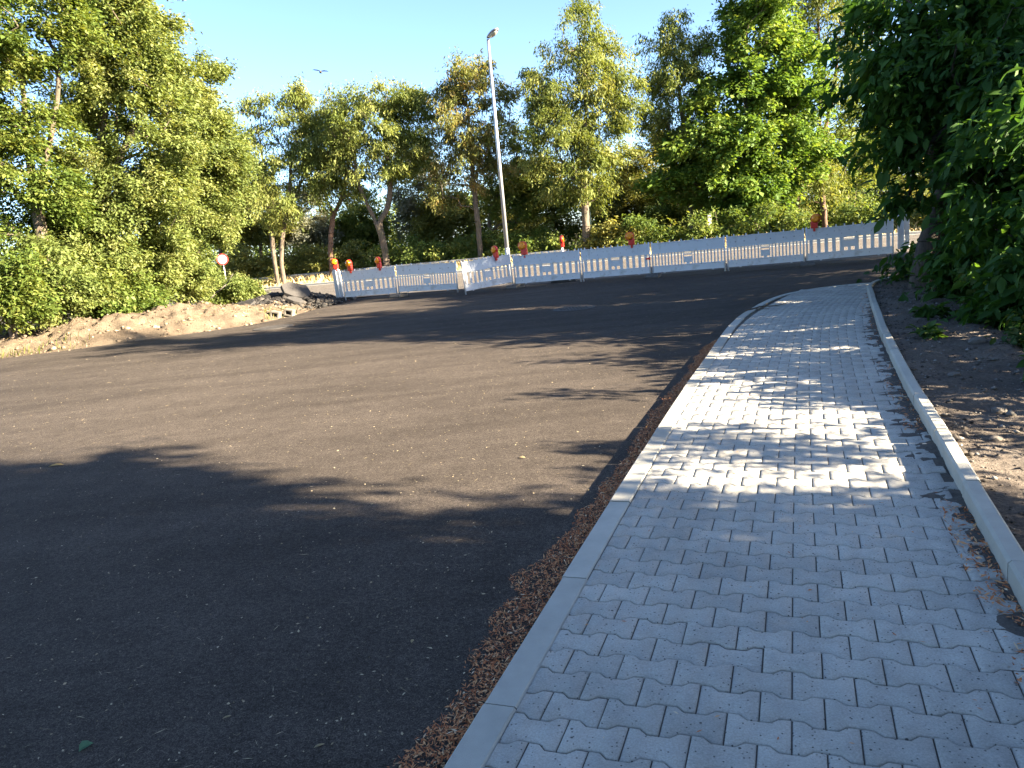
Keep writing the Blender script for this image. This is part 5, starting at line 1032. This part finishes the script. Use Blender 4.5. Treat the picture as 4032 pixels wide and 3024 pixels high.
# ------------------------------------------------------------------ barriers
def panel(wide, dimples):
    """one barrier panel, 2.1 m long, standing on z = 0, along +x"""
    L = 2.1
    root = empty('barrier_panel')
    t = MB()
    t.box((L / 2, 0, .84), (L - .06, .034, .30), .008)
    t.box((L / 2, 0, .985), (L - .04, .05, .03), .006)
    t.box((L / 2, 0, .695), (L - .04, .05, .028), .006)
    nub = np.linspace(.12, L - .12, 10) if wide else np.linspace(.2, L - .2, 6)
    for x in nub: t.box((x, 0, 1.025), (.034, .03, .065), .006)
    t.mi = 1
    if dimples:  # dimples drawn as grey discs, their inner shade put into the colour
        if wide:
            for k in range(11):
                x = .16 + k * (L - .32) / 10; z = .80 if k % 2 == 0 else .88
                for s in (-1, 1): t.cyl((x, s * .014, z), (x, s * .0195, z), .016, .011, 10)
        else:
            for x, rr in ((.1, .012), (.24, .024), (.48, .024), (.8, .024), (1.2, .024), (1.55, .024), (1.84, .024), (2.0, .012)):
                for s in (-1, 1): t.cyl((x, s * .014, .84), (x, s * .0205, .84), rr, rr * .7, 12)
    t.build('top_board', [M_WHITE, M_DIMPLE_SHADE], root)
    s_ = MB()
    z0, z1 = .30, .682
    if wide:
        xs = np.linspace(.12, L - .12, 11)
        for x in xs:
            if abs(x - L / 2) < .05: continue
            s_.box((x, 0, (z0 + z1) / 2), (.088, .022, z1 - z0), .006)
            for dx in (-.026, .026): s_.box((x + dx, 0, (z0 + z1) / 2), (.014, .036, z1 - z0), .004)
        s_.box((L / 2, 0, .50), (.30, .024, .17), .005); s_.box((L / 2, 0, .60), (.30, .036, .022), .005)
        for dx in (-.14, .14): s_.box((L / 2 + dx, 0, (z0 + z1) / 2), (.02, .030, z1 - z0), .004)
        s_.box((L / 2, 0, .36), (.07, .022, .12), .004)
    else:
        xs = np.linspace(.10, L - .10, 21)
        for x in xs:
            if abs(x - L / 2) < .12: continue
            s_.box((x, 0, (z0 + z1) / 2), (.042, .036, z1 - z0), .012)
        s_.box((L / 2, 0, .45), (.24, .024, .17), .005); s_.box((L / 2, 0, .60), (.24, .034, .03), .005)
        for dx in (-.12, .12): s_.box((L / 2 + dx, 0, (z0 + z1) / 2), (.024, .030, z1 - z0), .004)
        s_.box((L / 2, 0, .335), (.09, .022, .075), .004)
    s_.build('slats', M_WHITE, root)
    b = MB()
    b.box((L / 2, 0, .215), (L - .06, .034, .16), .006)
    b.box((L / 2, 0, .305), (L - .04, .05, .026), .006); b.box((L / 2, 0, .135), (L - .04, .05, .026), .006)
    for x in (.35, L - .35): b.box((x, 0, .115), (.05, .03, .03), .005)
    b.mi = 1
    if dimples:
        for k in range(6):
            x = .25 + k * (L - .5) / 5
            for s in (-1, 1): b.cyl((x, s * .014, .215), (x, s * .0195, .215), .016, .010, 10)
    b.build('bottom_board', [M_WHITE, M_DIMPLE_SHADE], root)
    for x in (.012, L - .012):
        p = MB(); p.cyl((x, 0, 0.02), (x, 0, 1.045), .024, n=14)
        p.build('post', M_WHITE, root)
    return root
PA, PB, PC = panel(True, True), panel(False, True), panel(False, False)
USED = set()
KINDS_ = [PA, PB, PA, PA, PA, PC, PB, PA]
PLAB = ['white barrier panel with wide slats standing against the beacon at the left end',
        'tilted white barrier panel with narrow slats and big studs at the left gap',
        'sunlit white barrier panel swung open at an angle in front of the street lamp',
        'white wide slatted barrier panel with a beacon standing right behind it',
        'white barrier panel with a rust stained top corner and a red tape wrapped end',
        'plain white barrier panel with narrow slats and no studs',
        'white narrow slatted barrier panel with big studs left of the yellow lit lamp',
        'rightmost white barrier panel half hidden at its end by leaves']
PTILT = [0, R(1.6), R(-2.2), 0, 0, 0, 0, R(-.4)]
PANELS = []
for i in range(8):
    a, b = PANEL_ENDS[2 * i], PANEL_ENDS[2 * i + 1]
    o = KINDS_[i] if id(KINDS_[i]) not in USED else copy_tree(KINDS_[i])
    USED.add(id(KINDS_[i]))
    dx, dy = b[0] - a[0], b[1] - a[1]; L = math.hypot(dx, dy)
    o.location = (a[0], a[1], -.09 + (.03 if i == 1 else 0))
    o.rotation_euler = (0, PTILT[i], math.atan2(dy, dx))
    o.scale = (L / 2.1, 1, 1)
    tag(o, PLAB[i], 'barrier', 'white barrier panels closing the road')
    PANELS.append(o)
# red tape on one post
tp = MB(); tp.cyl((2.088, 0, .52), (2.088, 0, .60), .0275, n=14); tp.box((2.03, -.022, .56), (.10, .006, .05))
tp.build('tape', M_RED, PANELS[4])

def foot(big, mat):
    t = MB()
    if big: pts = [(-.42, 0), (.42, 0), (.42, .05), (.34, .11), (-.34, .11), (-.42, .05)]; d = .42
    else: pts = [(-.34, 0), (.34, 0), (.34, .05), (.24, .12), (-.24, .12), (-.34, .05)]; d = .38
    t.prism(pts, d, M=Matrix.Translation((0, -d / 2, 0)), bev=.008)
    for x in (-.12, .12): t.box((x, 0, .112 if big else .122), (.07, .07, .02), .004)
    return t.build('foot_plate', mat)
FEET = [(-5.62, 27.15, 1, 'black rubber foot plate under the leftmost beacon', M_RUBBER, -R(8)),
        (-3.50, 25.95, 0, 'grey foot plate where the two leftmost panels meet', M_RUBBERG, R(70)),
        (.42, 24.45, 0, 'grey foot plate at the right end of the sunlit panel', M_RUBBERG, R(62)),
        (2.05, 25.1, 1, 'black foot plate of the beacon behind the barrier row', M_RUBBER, -R(15)),
        (4.56, 23.05, 0, 'grey foot plate beside the red taped post', M_RUBBERG, R(70)),
        (8.65, 21.6, 0, 'grey foot plate at the left end of the rightmost panel', M_RUBBERG, R(68)),
        (10.9, 21.1, 1, 'dark foot plate at the far right end of the barrier row', M_RUBBER, R(68))]
for x, y, big, lab, mt, rz in FEET:
    f = foot(big, mt); f.location = (x, y, -.10); f.rotation_euler = (0, 0, rz)
    tag(f, lab, 'foot plate', 'foot plates of the barriers and beacons')

def beacon():
    root = empty('traffic_beacon')
    b = MB()
    w, h = .125, 1.0
    pts = [(-w, 0.0), (w, 0.0), (w, h - .10), (w * .75, h - .03), (w * .35, h), (-w * .35, h), (-w * .75, h - .03), (-w, h - .10)]
    b.prism(pts, .05, M=Matrix.Translation((0, -.025, .10)), bev=.012)
    b.build('blade', M_WHITE, root)
    r_ = MB(); r_.prism([(-.02, 0), (.02, 0), (.012, h * .93), (-.012, h * .93)], .09, M=Matrix.Translation((0, -.045, .12)), bev=.008)
    r_.build('rib', M_WHITE, root)
    f = MB(); f.box((0, 0, .06), (.12, .07, .10), .01); f.build('base_socket', M_WHITE, root)
    return root
b0 = beacon()
for i, (x, y, rz, lab) in enumerate([(-5.74, 27.2, R(-20), 'white beacon at the left end of the barrier row with a lamp on top'),
                              (2.08, 25.15, R(75), 'white beacon seen edge on behind the barrier row'),
                              (11.45, 21.75, R(-20), 'white beacon hidden by leaves right of the barrier row')]):
    o = b0 if i == 0 else copy_tree(b0)
    o.scale = (1.25, 1, 1)
    o.location = (x, y, -.08 if i != 2 else -.02); o.rotation_euler = (0, R(-1.5) if i == 0 else 0, rz)
    if i == 2: o.scale = (1.2, 1, 1.12)
    tag(o, lab, 'beacon', 'white traffic beacons')

def lamp():
    """warning lamp, base at z = 0, lens facing -y"""
    root = empty('warning_lamp')
    h = MB()
    h.box((.035, 0, .075), (.15, .085, .15), .018, seg=2)
    h.cyl((0, -.035, .21), (0, .035, .21), .105, n=24)
    h.box((.06, 0, .16), (.07, .075, .12), .02)
    h.box((.035, 0, -.03), (.05, .05, .08), .006)
    h.build('housing', M_RED, root)
    for s in (-1, 1):
        l = MB(); l.cyl((0, s * .034, .21), (0, s * .050, .21), .094, .088, n=24); l.cyl((0, s * .050, .21), (0, s * .060, .21), .088, .045, n=24)
        l.build('lens', M_ORANGE, root)
    return root
lm0 = lamp()
LAMPS = [(-5.78, 27.2, 1.02, -10, .95, 'orange lamp on top of the leftmost beacon'),
         (-5.15, 26.5, .92, -35, 1.0, 'orange lamp on the left end of the leftmost panel'),
         (-4.10, 26.22, .92, -42, 1.0, 'orange lamp at the right half of the leftmost panel'),
         (-.12, 24.2, .92, -52, 1.0, 'orange lamp on the sunlit angled panel left of the street lamp'),
         (.77, 24.5, .92, -24, 1.12, 'orange lamp just right of the street lamp pole'),
         (2.08, 25.15, 1.02, 75, 1.0, 'red lamp seen edge on atop the beacon behind the row'),
         (3.98, 23.35, .92, -16, 1.05, 'orange lamp on the panel with the red taped post'),
         (8.93, 21.66, .92, 158, 1.05, 'yellow lamp tilted on the left end of the rightmost panel')]
for i, (x, y, z, rz, s, lab) in enumerate(LAMPS):
    o = lm0 if i == 0 else copy_tree(lm0)
    o.location = (x, y, z); o.rotation_euler = (0, 0, R(rz)); o.scale = (s * 1.2, s * 1.2, s * 1.2)
    tag(o, lab, 'warning lamp', 'warning lamps on the barriers')

# ------------------------------------------------------------------ street lamp, poles, sign, guardrail
sl = empty('street_lamp', (.31, 27.5, -.1))
p = MB()
p.cyl((0, 0, 0), (0, 0, 1.2), .085, .085, 20); p.cyl((0, 0, 1.2), (0.06, 0, 8.2), .075, .045, 20); p.cyl((0, 0, 1.18), (0, 0, 1.24), .087, .075, 20)
p.build('pole', M_STEEL, sl)
hd = MB()
prof = [(.0, .06, .05), (-.04, .10, .08), (-.25, .16, .105), (-.48, .17, .11), (-.66, .13, .085), (-.74, .05, .04)]
hbm = bmesh.new(); rings = []
for yy_, hw, hh in prof:
    rings.append([hbm.verts.new((hw * math.cos(a), yy_, hh * math.sin(a) * (1.0 if math.sin(a) > 0 else .35))) for a in np.linspace(0, 2 * math.pi, 16, endpoint=False)])
for r0, r1 in zip(rings, rings[1:]):
    for c in range(16):
        f = hbm.faces.new((r0[c], r0[(c + 1) % 16], r1[(c + 1) % 16], r1[c])); f.smooth = True
hbm.faces.new(rings[0][::-1]); hbm.faces.new(rings[-1])
bmesh.ops.recalc_face_normals(hbm, faces=hbm.faces)
hd._add(hbm, M=Matrix.Translation((0.06, .02, 8.24)) @ Matrix.Rotation(R(38), 4, 'Z') @ Matrix.Rotation(R(-16), 4, 'X') @ Matrix.Scale(.78, 4))
hd.build('lamp_head', M_LAMPGREY, sl)
gl = MB()
gbm = bmesh.new(); bmesh.ops.create_uvsphere(gbm, u_segments=18, v_segments=9, radius=1)
for v in gbm.verts: v.co = Vector((v.co.x * .135, -.38 + v.co.y * .27, -.03 + v.co.z * .09))
for f in gbm.faces: f.smooth = True
gl._add(gbm, M=Matrix.Translation((0.06, .02, 8.24)) @ Matrix.Rotation(R(38), 4, 'Z') @ Matrix.Rotation(R(-16), 4, 'X') @ Matrix.Scale(.78, 4))
gl.build('lamp_glass', M_GLASS, sl)
tag(sl, 'tall grey street lamp with oval head rising behind the barriers', 'street lamp')

gp = MB(); gp.cyl((0, 0, 0), (-.04, 0, 6.6), .07, .055, 14)
gp.box((.0, -.05, 1.25), (.03, .06, .14), .004)
tag(gp.build('pole', M_GREENPOLE), 'greenish grey metal pole close to the trunk of the tallest ash', 'pole').location = (5.18, 42.6, -.9)
mp = empty('marker_post', (10.85, 39.5, -.9))
b = MB(); b.cyl((0, 0, 0), (0, 0, 2.0), .035, n=10); b.build('post', M_WHITE, mp)
b = MB(); b.prism([(-.06, 0), (.06, .02), (.09, .12), (.09, .70), (.05, .74), (-.09, .74), (-.09, .10)], .05, M=Matrix.Translation((0, -.06, 1.78))); b.build('plate', M_SIGNW, mp)
tag(mp, 'slim white marker post among the bushes behind the plain panel', 'marker post')

sg = empty('traffic_sign', (-16.3, 46, -.3), (0, 0, R(12)))
b = MB(); b.cyl((0, 0, 0), (0, 0, 2.45), .032, n=10); b.build('post', M_STEEL, sg)
b = MB(); b.cyl((0, -.035, 2.13), (0, -.055, 2.13), .33, n=32); b.build('rim', M_SIGNR, sg)
b = MB(); b.cyl((0, -.056, 2.13), (0, -.060, 2.13), .25, n=32); b.build('disc', M_SIGNW, sg)
b = MB()
b.box((-.045, -.062, 2.15), (.19, .004, .10)); b.box((.10, -.062, 2.13), (.07, .004, .075))
for x in (-.10, -.02, .10): b.cyl((x, -.0605, 2.075), (x, -.0645, 2.075), .027, n=12)
b.build('symbol', simple('sign_symbol', (.16, .14, .14), .5), sg)
tag(sg, 'round white traffic sign with a red rim at the end of the left grove', 'traffic sign')

gr = empty('guardrail')
def gpt(t): x, y = mpt(36.15, t); return x, y
rail = bmesh.new(); rows = []
prof = [(-.155, 0.0), (-.12, -.035), (-.085, -.075), (-.05, -.075), (-.02, -.02), (.02, -.02), (.05, -.075), (.085, -.075), (.12, -.035), (.155, 0)]
for t in np.arange(-42, -9.6, .8):
    x, y = gpt(t)
    rows.append([rail.verts.new((x + MD.x * o, y + MD.y * o, .36 + z)) for z, o in prof] )
for r0, r1 in zip(rows, rows[1:]):
    for c in range(len(prof) - 1): rail.faces.new((r0[c], r0[c + 1], r1[c + 1], r1[c]))
bmesh.ops.solidify(rail, geom=list(rail.faces), thickness=.006)
mb = MB(); mb._add(rail); mb.build('rail', M_STEEL, gr)
for t in np.arange(-41, -10, 2.0):
    x, y = gpt(t); mb = MB(); mb.box((x + MD.x * .06, y + MD.y * .06, .10), (.06, .10, .78), .004); mb.build('post', M_STEEL, gr)
tag(gr, 'grey metal guardrail along the far verge behind the leftmost beacon', 'guardrail')

# ------------------------------------------------------------------ parked car behind the verge
car = empty('parked_car', (-6.6, 47.4, -1.02), (0, 0, R(-20.5)))
b = MB()
b.prism([(-2.0, .25), (2.0, .25), (2.05, .55), (1.95, .82), (1.05, .92), (-1.75, .98), (-2.05, .80)], 1.7, M=Matrix.Translation((0, -.85, 0)), bev=.05)
b.prism([(-1.72, .95), (1.05, .90), (.45, 1.42), (.1, 1.50), (-1.0, 1.50), (-1.45, 1.40)], 1.44, M=Matrix.Translation((0, -.72, 0)), bev=.05)
b.build('body', M_CARBODY, car)
for s in (-1, 1):
    b = MB(); b.prism([(-1.45, 1.0), (-.30, .98), (-.30, 1.38), (-1.2, 1.38)], .012, M=Matrix.Translation((0, s * .722 - .006, 0))); b.build('side_window', M_CARGLASS, car)
    b = MB(); b.prism([(-.22, .98), (.85, .97), (.38, 1.38), (-.22, 1.38)], .012, M=Matrix.Translation((0, s * .722 - .006, 0))); b.build('side_window', M_CARGLASS, car)
for x in (-1.3, 1.3):
    for s in (-1, 1):
        b = MB(); b.cyl((x, s * .68, .31), (x, s * .87, .31), .31, n=20); w_ = b.build('wheel', M_TYRE, car)
        b = MB(); b.cyl((x, s * .871, .31), (x, s * .88, .31), .19, n=16); b.build('rim', M_STEEL, w_)
tag(car, 'silver blue parked car, only its roof showing above the barrier panels', 'car')

# ------------------------------------------------------------------ rubble heap, slabs, blocks, covers
rr = random.Random(9)
hx = np.linspace(-1, 1, 26); HX, HY = np.meshgrid(hx, hx, indexing='ij')
rad_ = np.hypot(HX, HY)
cx, cy = -8.0, 27.2
X_ = cx + HX * 2.1 + HY * .3; Y_ = cy + HY * 3.0
Zh = -.12 + .50 * np.clip(1 - rad_, 0, 1) ** .8 * (1 + .9 * (vnoise(X_, Y_, 2.2, 71) - .5)) + .05 * (vnoise(X_, Y_, 7, 72) - .5)
V = np.stack([X_, Y_, Zh], -1).reshape(-1, 3)
tag(link('rubble', mesh_np('rubble', V, [grid_faces(26, 26)]), M_RUBBLE), kind='stuff')
n = 1500
a, q = rng.uniform(0, 6.28, n), rng.random(n) ** .6
px_, py_ = cx + 2.3 * q * np.cos(a), cy + 3.4 * q * np.sin(a)
rad = rng.gamma(1.8, .030, n).clip(.02, .2)
pz_ = -.1 + .48 * np.clip(1 - q, 0, 1) ** .8
pebbles('rubble', np.column_stack([px_, py_, pz_]), rad, litter_mat('rubble_bits', [(0, (.025, .024, .023)), (.6, (.04, .036, .033)), (1, (.09, .08, .07))]))
# broken asphalt lip in front of the heap
n = 1200
t = rng.random(n); ex = -8.4 + 3.0 * t; ey = 21.9 + 4.3 * t
pebbles('rubble', np.column_stack([ex + rng.normal(0, .25, n), ey + rng.normal(0, .3, n), -.09 + .06 * rng.random(n)]), rng.gamma(1.6, .022, n).clip(.012, .10), litter_mat('lip_bits', [(0, (.02, .019, .018)), (.8, (.05, .047, .043)), (1, (.14, .12, .10))]))
def slab(loc, rot, size, lab, mat=M_SLAB, name='asphalt_slab', cat='slab', group='broken slabs of the rubble heap', seed=1):
    r2 = random.Random(seed); k = 7
    pts = [(size[0] * .5 * math.cos(i / k * 6.283) * r2.uniform(.75, 1.15), size[1] * .5 * math.sin(i / k * 6.283) * r2.uniform(.75, 1.15)) for i in range(k)]
    b = MB(); b.prism(pts, size[2], M=Matrix.Rotation(R(90), 4, 'X'), bev=.012)
    o = b.build(name, mat); o.location = loc; o.rotation_euler = rot
    return tag(o, lab, cat, group)
slab((-7.15, 26.6, .36), (R(38), R(14), R(30)), (1.25, .95, .14), 'largest broken asphalt slab tilted on top of the rubble heap', seed=3)
slab((-8.55, 25.6, .13), (R(30), R(-12), R(-20)), (.85, .62, .09), 'flat grey asphalt slab leaning on the left flank of the rubble heap', seed=5)
slab((-6.85, 25.4, .12), (R(18), R(20), R(10)), (.6, .45, .10), 'small dark slab at the right foot of the rubble heap', seed=8)
def boulder(loc, r_, lab, seed, cat='boulder', sc_=(1.3, .9, .75)):
    b = MB(); b.ico((0, 0, 0), r_, 3, .10, random.Random(seed), sc_)
    o = b.build('concrete_lump', M_CONC); o.location = loc; tag(o, lab, cat, 'concrete lumps at the road edge')
boulder((-7.25, 22.35, -.02), .24, 'round pale concrete lump at the road edge before the rubble heap', 1)
boulder((-6.95, 22.55, -.05), .17, 'small upright concrete lump beside the hollow block', 2, sc_=(.8, .8, 1.1))
boulder((-7.7, 21.9, -.06), .16, 'smaller low concrete lump left of the round one', 4)
def hblock(loc, rz, lab):
    b = MB(); L, D, Hh, t = .26, .22, .20, .045
    b.box((0, -D / 2 + .1, t / 2 - .0), (L, D, t), .004); b.box((0, -D / 2 + .1, Hh - t / 2), (L, D, t), .004)
    for x in (-L / 2 + t / 2, L / 2 - t / 2): b.box((x, -D / 2 + .1, Hh / 2), (t, D - .004, Hh - 2 * t), .002)
    b.mi = 1; b.box((0, -D / 2 + .16, Hh / 2), (L - 2 * t, .04, Hh - 2 * t))  # black plate in the opening stands in for the dark of the hollow
    o = b.build('hollow_block', [M_CONC, M_HOLLOW_SHADE]); o.location = loc; o.rotation_euler = (0, R(14), rz)
    tag(o, lab, 'concrete block', 'hollow blocks at the road edge')
hblock((-6.60, 22.1, -.09), R(-8), 'left one of the two pale hollow blocks at the road edge')
hblock((-6.28, 22.4, -.09), R(-8), 'right one of the two pale hollow blocks at the road edge')
def cover(loc, rad, lab):
    root = empty('manhole_cover', loc)
    b = MB(); bm = bmesh.new()
    ro, ri, n = rad, rad * .84, 40
    vs = [[bm.verts.new((rr_ * math.cos(a), rr_ * math.sin(a), z)) for a in np.linspace(0, 6.2832, n, endpoint=False)] for rr_, z in ((ro, 0), (ro * .99, .012), (ri, .012), (ri, .004))]
    for r0, r1 in zip(vs, vs[1:]):
        for c in range(n): bm.faces.new((r0[c], r0[(c + 1) % n], r1[(c + 1) % n], r1[c]))
    bmesh.ops.recalc_face_normals(bm, faces=bm.faces); b._add(bm); b.build('frame', M_IRON, root)
    b = MB(); b.cyl((0, 0, 0), (0, 0, .008), ri * .985, n=40)
    for i in range(-5, 6):
        for j in range(-5, 6):
            x, y = i * rad * .15, j * rad * .15
            if math.hypot(x, y) < ri * .88: b.box((x, y, .011), (rad * .08, rad * .08, .008))
    b.build('lid', M_IRON, root)
    tag(root, lab, 'manhole cover', 'manhole covers in the new asphalt')
cover((1.49, 16.4, -.099), .46, 'dark manhole cover in the shaded asphalt before the middle panels')
cover((-5.83, 19.2, -.099), .50, 'manhole cover near the left road edge below the hollow blocks')

# ------------------------------------------------------------------ small single things
def twig(pts, r0, r1, name, lab, cat, mat=M_WOOD, side=None, group=None):
    b = MB()
    for i in range(len(pts) - 1):
        k0, k1 = i / (len(pts) - 1), (i + 1) / (len(pts) - 1)
        b.cyl(pts[i], pts[i + 1], r0 + (r1 - r0) * k0, r0 + (r1 - r0) * k1, 7)
    for s in side or []: b.cyl(s[0], s[1], r0 * .6, r1 * .6, 6)
    return tag(b.build(name, mat), lab, cat, group)
z0 = float(path_z(12.8))
twig([(4.05, 12.78, z0 + .01), (4.35, 12.95, z0 + .03), (4.62, 13.0, z0 + .015), (4.86, 13.1, z0 + .02)], .012, .006, 'fallen_twig', 'dark forked twig lying on the far part of the pavement by its kerb', 'twig',
     side=[((4.2, 12.86, z0 + .02), (4.42, 12.70, z0 + .01))])
def dry_leaf(loc, rz, L, W, mat, lab, name='fallen_leaf', fold=.5):
    bm = bmesh.new()
    pr = [(0, 0), (.2, .7), (.45, 1), (.75, .7), (1, 0)]
    mid = [bm.verts.new((t * L - L / 2, 0, .002 + .006 * math.sin(t * 3.1))) for t, w in pr]
    up = [bm.verts.new((t * L - L / 2, w * W / 2, .004 + fold * w * W / 2)) for t, w in pr[1:-1]]
    dn = [bm.verts.new((t * L - L / 2, -w * W / 2, .004 + fold * .4 * w * W / 2)) for t, w in pr[1:-1]]
    for s in (up, dn):
        bm.faces.new((mid[0], mid[1], s[0])); bm.faces.new((mid[1], mid[2], s[1], s[0])); bm.faces.new((mid[2], mid[3], s[2], s[1])); bm.faces.new((mid[3], mid[4], s[2]))
    bmesh.ops.solidify(bm, geom=list(bm.faces), thickness=.0006)
    b = MB(); b._add(bm); o = b.build(name, mat); o.location = loc; o.rotation_euler = (0, 0, rz)
    return tag(o, lab, 'leaf', 'single leaves on the road')
M_GLEAF = simple('green_leaf', (.10, .24, .13), .45, var=.2, scale=60)
M_TAN = simple('tan_leaf', (.42, .34, .19), .8, var=.25, scale=60)
dry_leaf((-1.71, 2.55, -.098), R(55), .055, .035, M_GLEAF, 'curled green leaf on the dark asphalt at the bottom left', fold=1.2)
dry_leaf((-1.22, 2.65, -.098), R(30), .034, .009, M_TAN, 'upper of two tan splinters on the dark asphalt at the bottom', 'wood_splinter')
dry_leaf((-.81, 2.42, -.098), R(25), .040, .012, M_TAN, 'lower of two tan splinters on the dark asphalt at the bottom', 'wood_splinter')
dry_leaf((-.55, 3.08, -.098), R(80), .03, .015, M_TAN, 'pale tan leaf alone in the middle of the dark foreground asphalt')
dry_leaf((-4.35, 6.98, -.098), R(10), .14, .05, simple('ochre_leaf', (.50, .36, .14), .8), 'ochre leaf lying on the sunlit asphalt near the left edge')
dry_leaf((.02, 5.7, -.098), R(-30), .06, .03, M_TAN, 'bent tan leaf on the sunlit asphalt near the kerb')

def weed(loc, h, n, spread, lab, seed):
    r = np.random.default_rng(seed); root = empty('weed', loc)
    segs = []; P = []; 
    for i in range(n):
        a = r.uniform(0, 6.28); tip = np.array([math.cos(a) * spread * r.uniform(.3, 1), math.sin(a) * spread * r.uniform(.3, 1), h * r.uniform(.5, 1)])
        m_ = tip * np.array([.4, .4, .65]); segs += [[0, 0, -.03, *m_, .004, .003], [*m_, *tip, .003, .0015]]
        for k in range(9):
            t = r.uniform(.25, 1); P.append(m_ * t * 2 if t < .5 else m_ + (tip - m_) * (t - .5) * 2)
    v, f = tubes(np.array(segs), 5); link('stalk', mesh_np('stalk', v, [f], smooth=True), M_WEED, root); 
    root.children[0].data.attributes.new('tint', 'FLOAT', 'FACE')
    LEAFSHAPE['weed'] = (.12, .07, -.1, .05)
    link('leaves', leaf_mesh('leaves', np.array(P), n * 16, 'weed', r, True), M_WEED, root)
    tag(root, lab, 'weed', 'weeds on the right slope')
def sz(x, y):
    d = np.hypot(EA[:, 0] - x, EA[:, 1] - y); k = d.argmin(); return float(soil_z(np.array(x), np.array(y), max(d[k] - .085, 0)))
for x, y, h, n, sp_, lab, sd in [(4.35, 5.75, .26, 14, .30, 'biggest green weed at the right edge beside the soil strip', 1), (4.7, 6.5, .16, 8, .2, 'small green weed behind the biggest one under the bramble', 2),
                            (4.55, 8.1, .10, 7, .14, 'tiny weed in the middle of the soil strip', 3), (5.4, 9.6, .12, 7, .16, 'tiny weed far along the soil strip near its edging', 4)]:
    weed((x, y, sz(x, y)), h, n, sp_, lab, sd)
def stone(x, y, r_, lab, seed):
    b = MB(); b.ico((0, 0, 0), r_, 2, .12, random.Random(seed), (1.2, .9, .6))
    o = b.build('stone', M_STONE); o.location = (x, y, sz(x, y) + r_ * .25); tag(o, lab, 'stone', 'stones on the soil strip')
stone(3.02, 4.62, .035, 'pale stone on the soil strip beside the sunlit edging', 3)
stone(3.45, 5.25, .045, 'larger grey stone on the soil strip', 5)
stone(4.75, 7.6, .075, 'mossy stone at the outer side of the soil strip', 6)
stone(3.75, 6.3, .045, 'small whitish stone near the edging of the soil strip', 8)
twig([(4.4, 5.9, .1), (4.75, 6.3, .45), (4.9, 6.9, .85)], .03, .018, 'dead_branch', 'dead grey branch leaning out of the bramble at the right edge', 'branch', side=[((4.75, 6.3, .45), (4.55, 6.6, .75))])
twig([(-10.9, 28.3, .25), (-10.4, 28.0, .55), (-9.9, 27.9, .85), (-9.5, 27.6, 1.2)], .03, .012, 'dead_branch', 'pale dead branch leaning at the foot of the slim pale stemmed tree', 'branch', mat=M_STONE)

# ------------------------------------------------------------------ bird
bird = empty('bird', (-11.75, 60, 14.75), (0, R(9), R(10)))
b = MB(); b.ico((0, 0, -.06), .1, 2, 0, None, (.95, 2.2, .95), True); b.ico((0, -.26, -.08), .06, 2, 0, None, (1, 1.2, 1), True)
b.build('body', M_BIRD, bird)
for s in (-1, 1):
    bm = bmesh.new()
    out_ = [(0, -.10, 0), (.22, -.17, .05), (.45, -.12, .06), (.60, 0.0, .03), (.42, .10, .05), (.22, .15, .04), (0, .12, 0)]
    vs = [bm.verts.new((s * x, y, z)) for x, y, z in out_]
    bm.faces.new(vs if s > 0 else vs[::-1])
    bmesh.ops.solidify(bm, geom=list(bm.faces), thickness=.03)
    b = MB(); b._add(bm); b.build('wing', M_BIRD, bird)
bm = bmesh.new(); bm.faces.new([bm.verts.new(c) for c in ((-.05, .15, -.06), (.05, .15, -.06), (.11, .36, -.07), (-.11, .36, -.07))])
bmesh.ops.solidify(bm, geom=list(bm.faces), thickness=.02)
b = MB(); b._add(bm); b.build('tail', M_BIRD, bird)
tag(bird, 'dark bird gliding with spread wings in the open sky', 'bird')
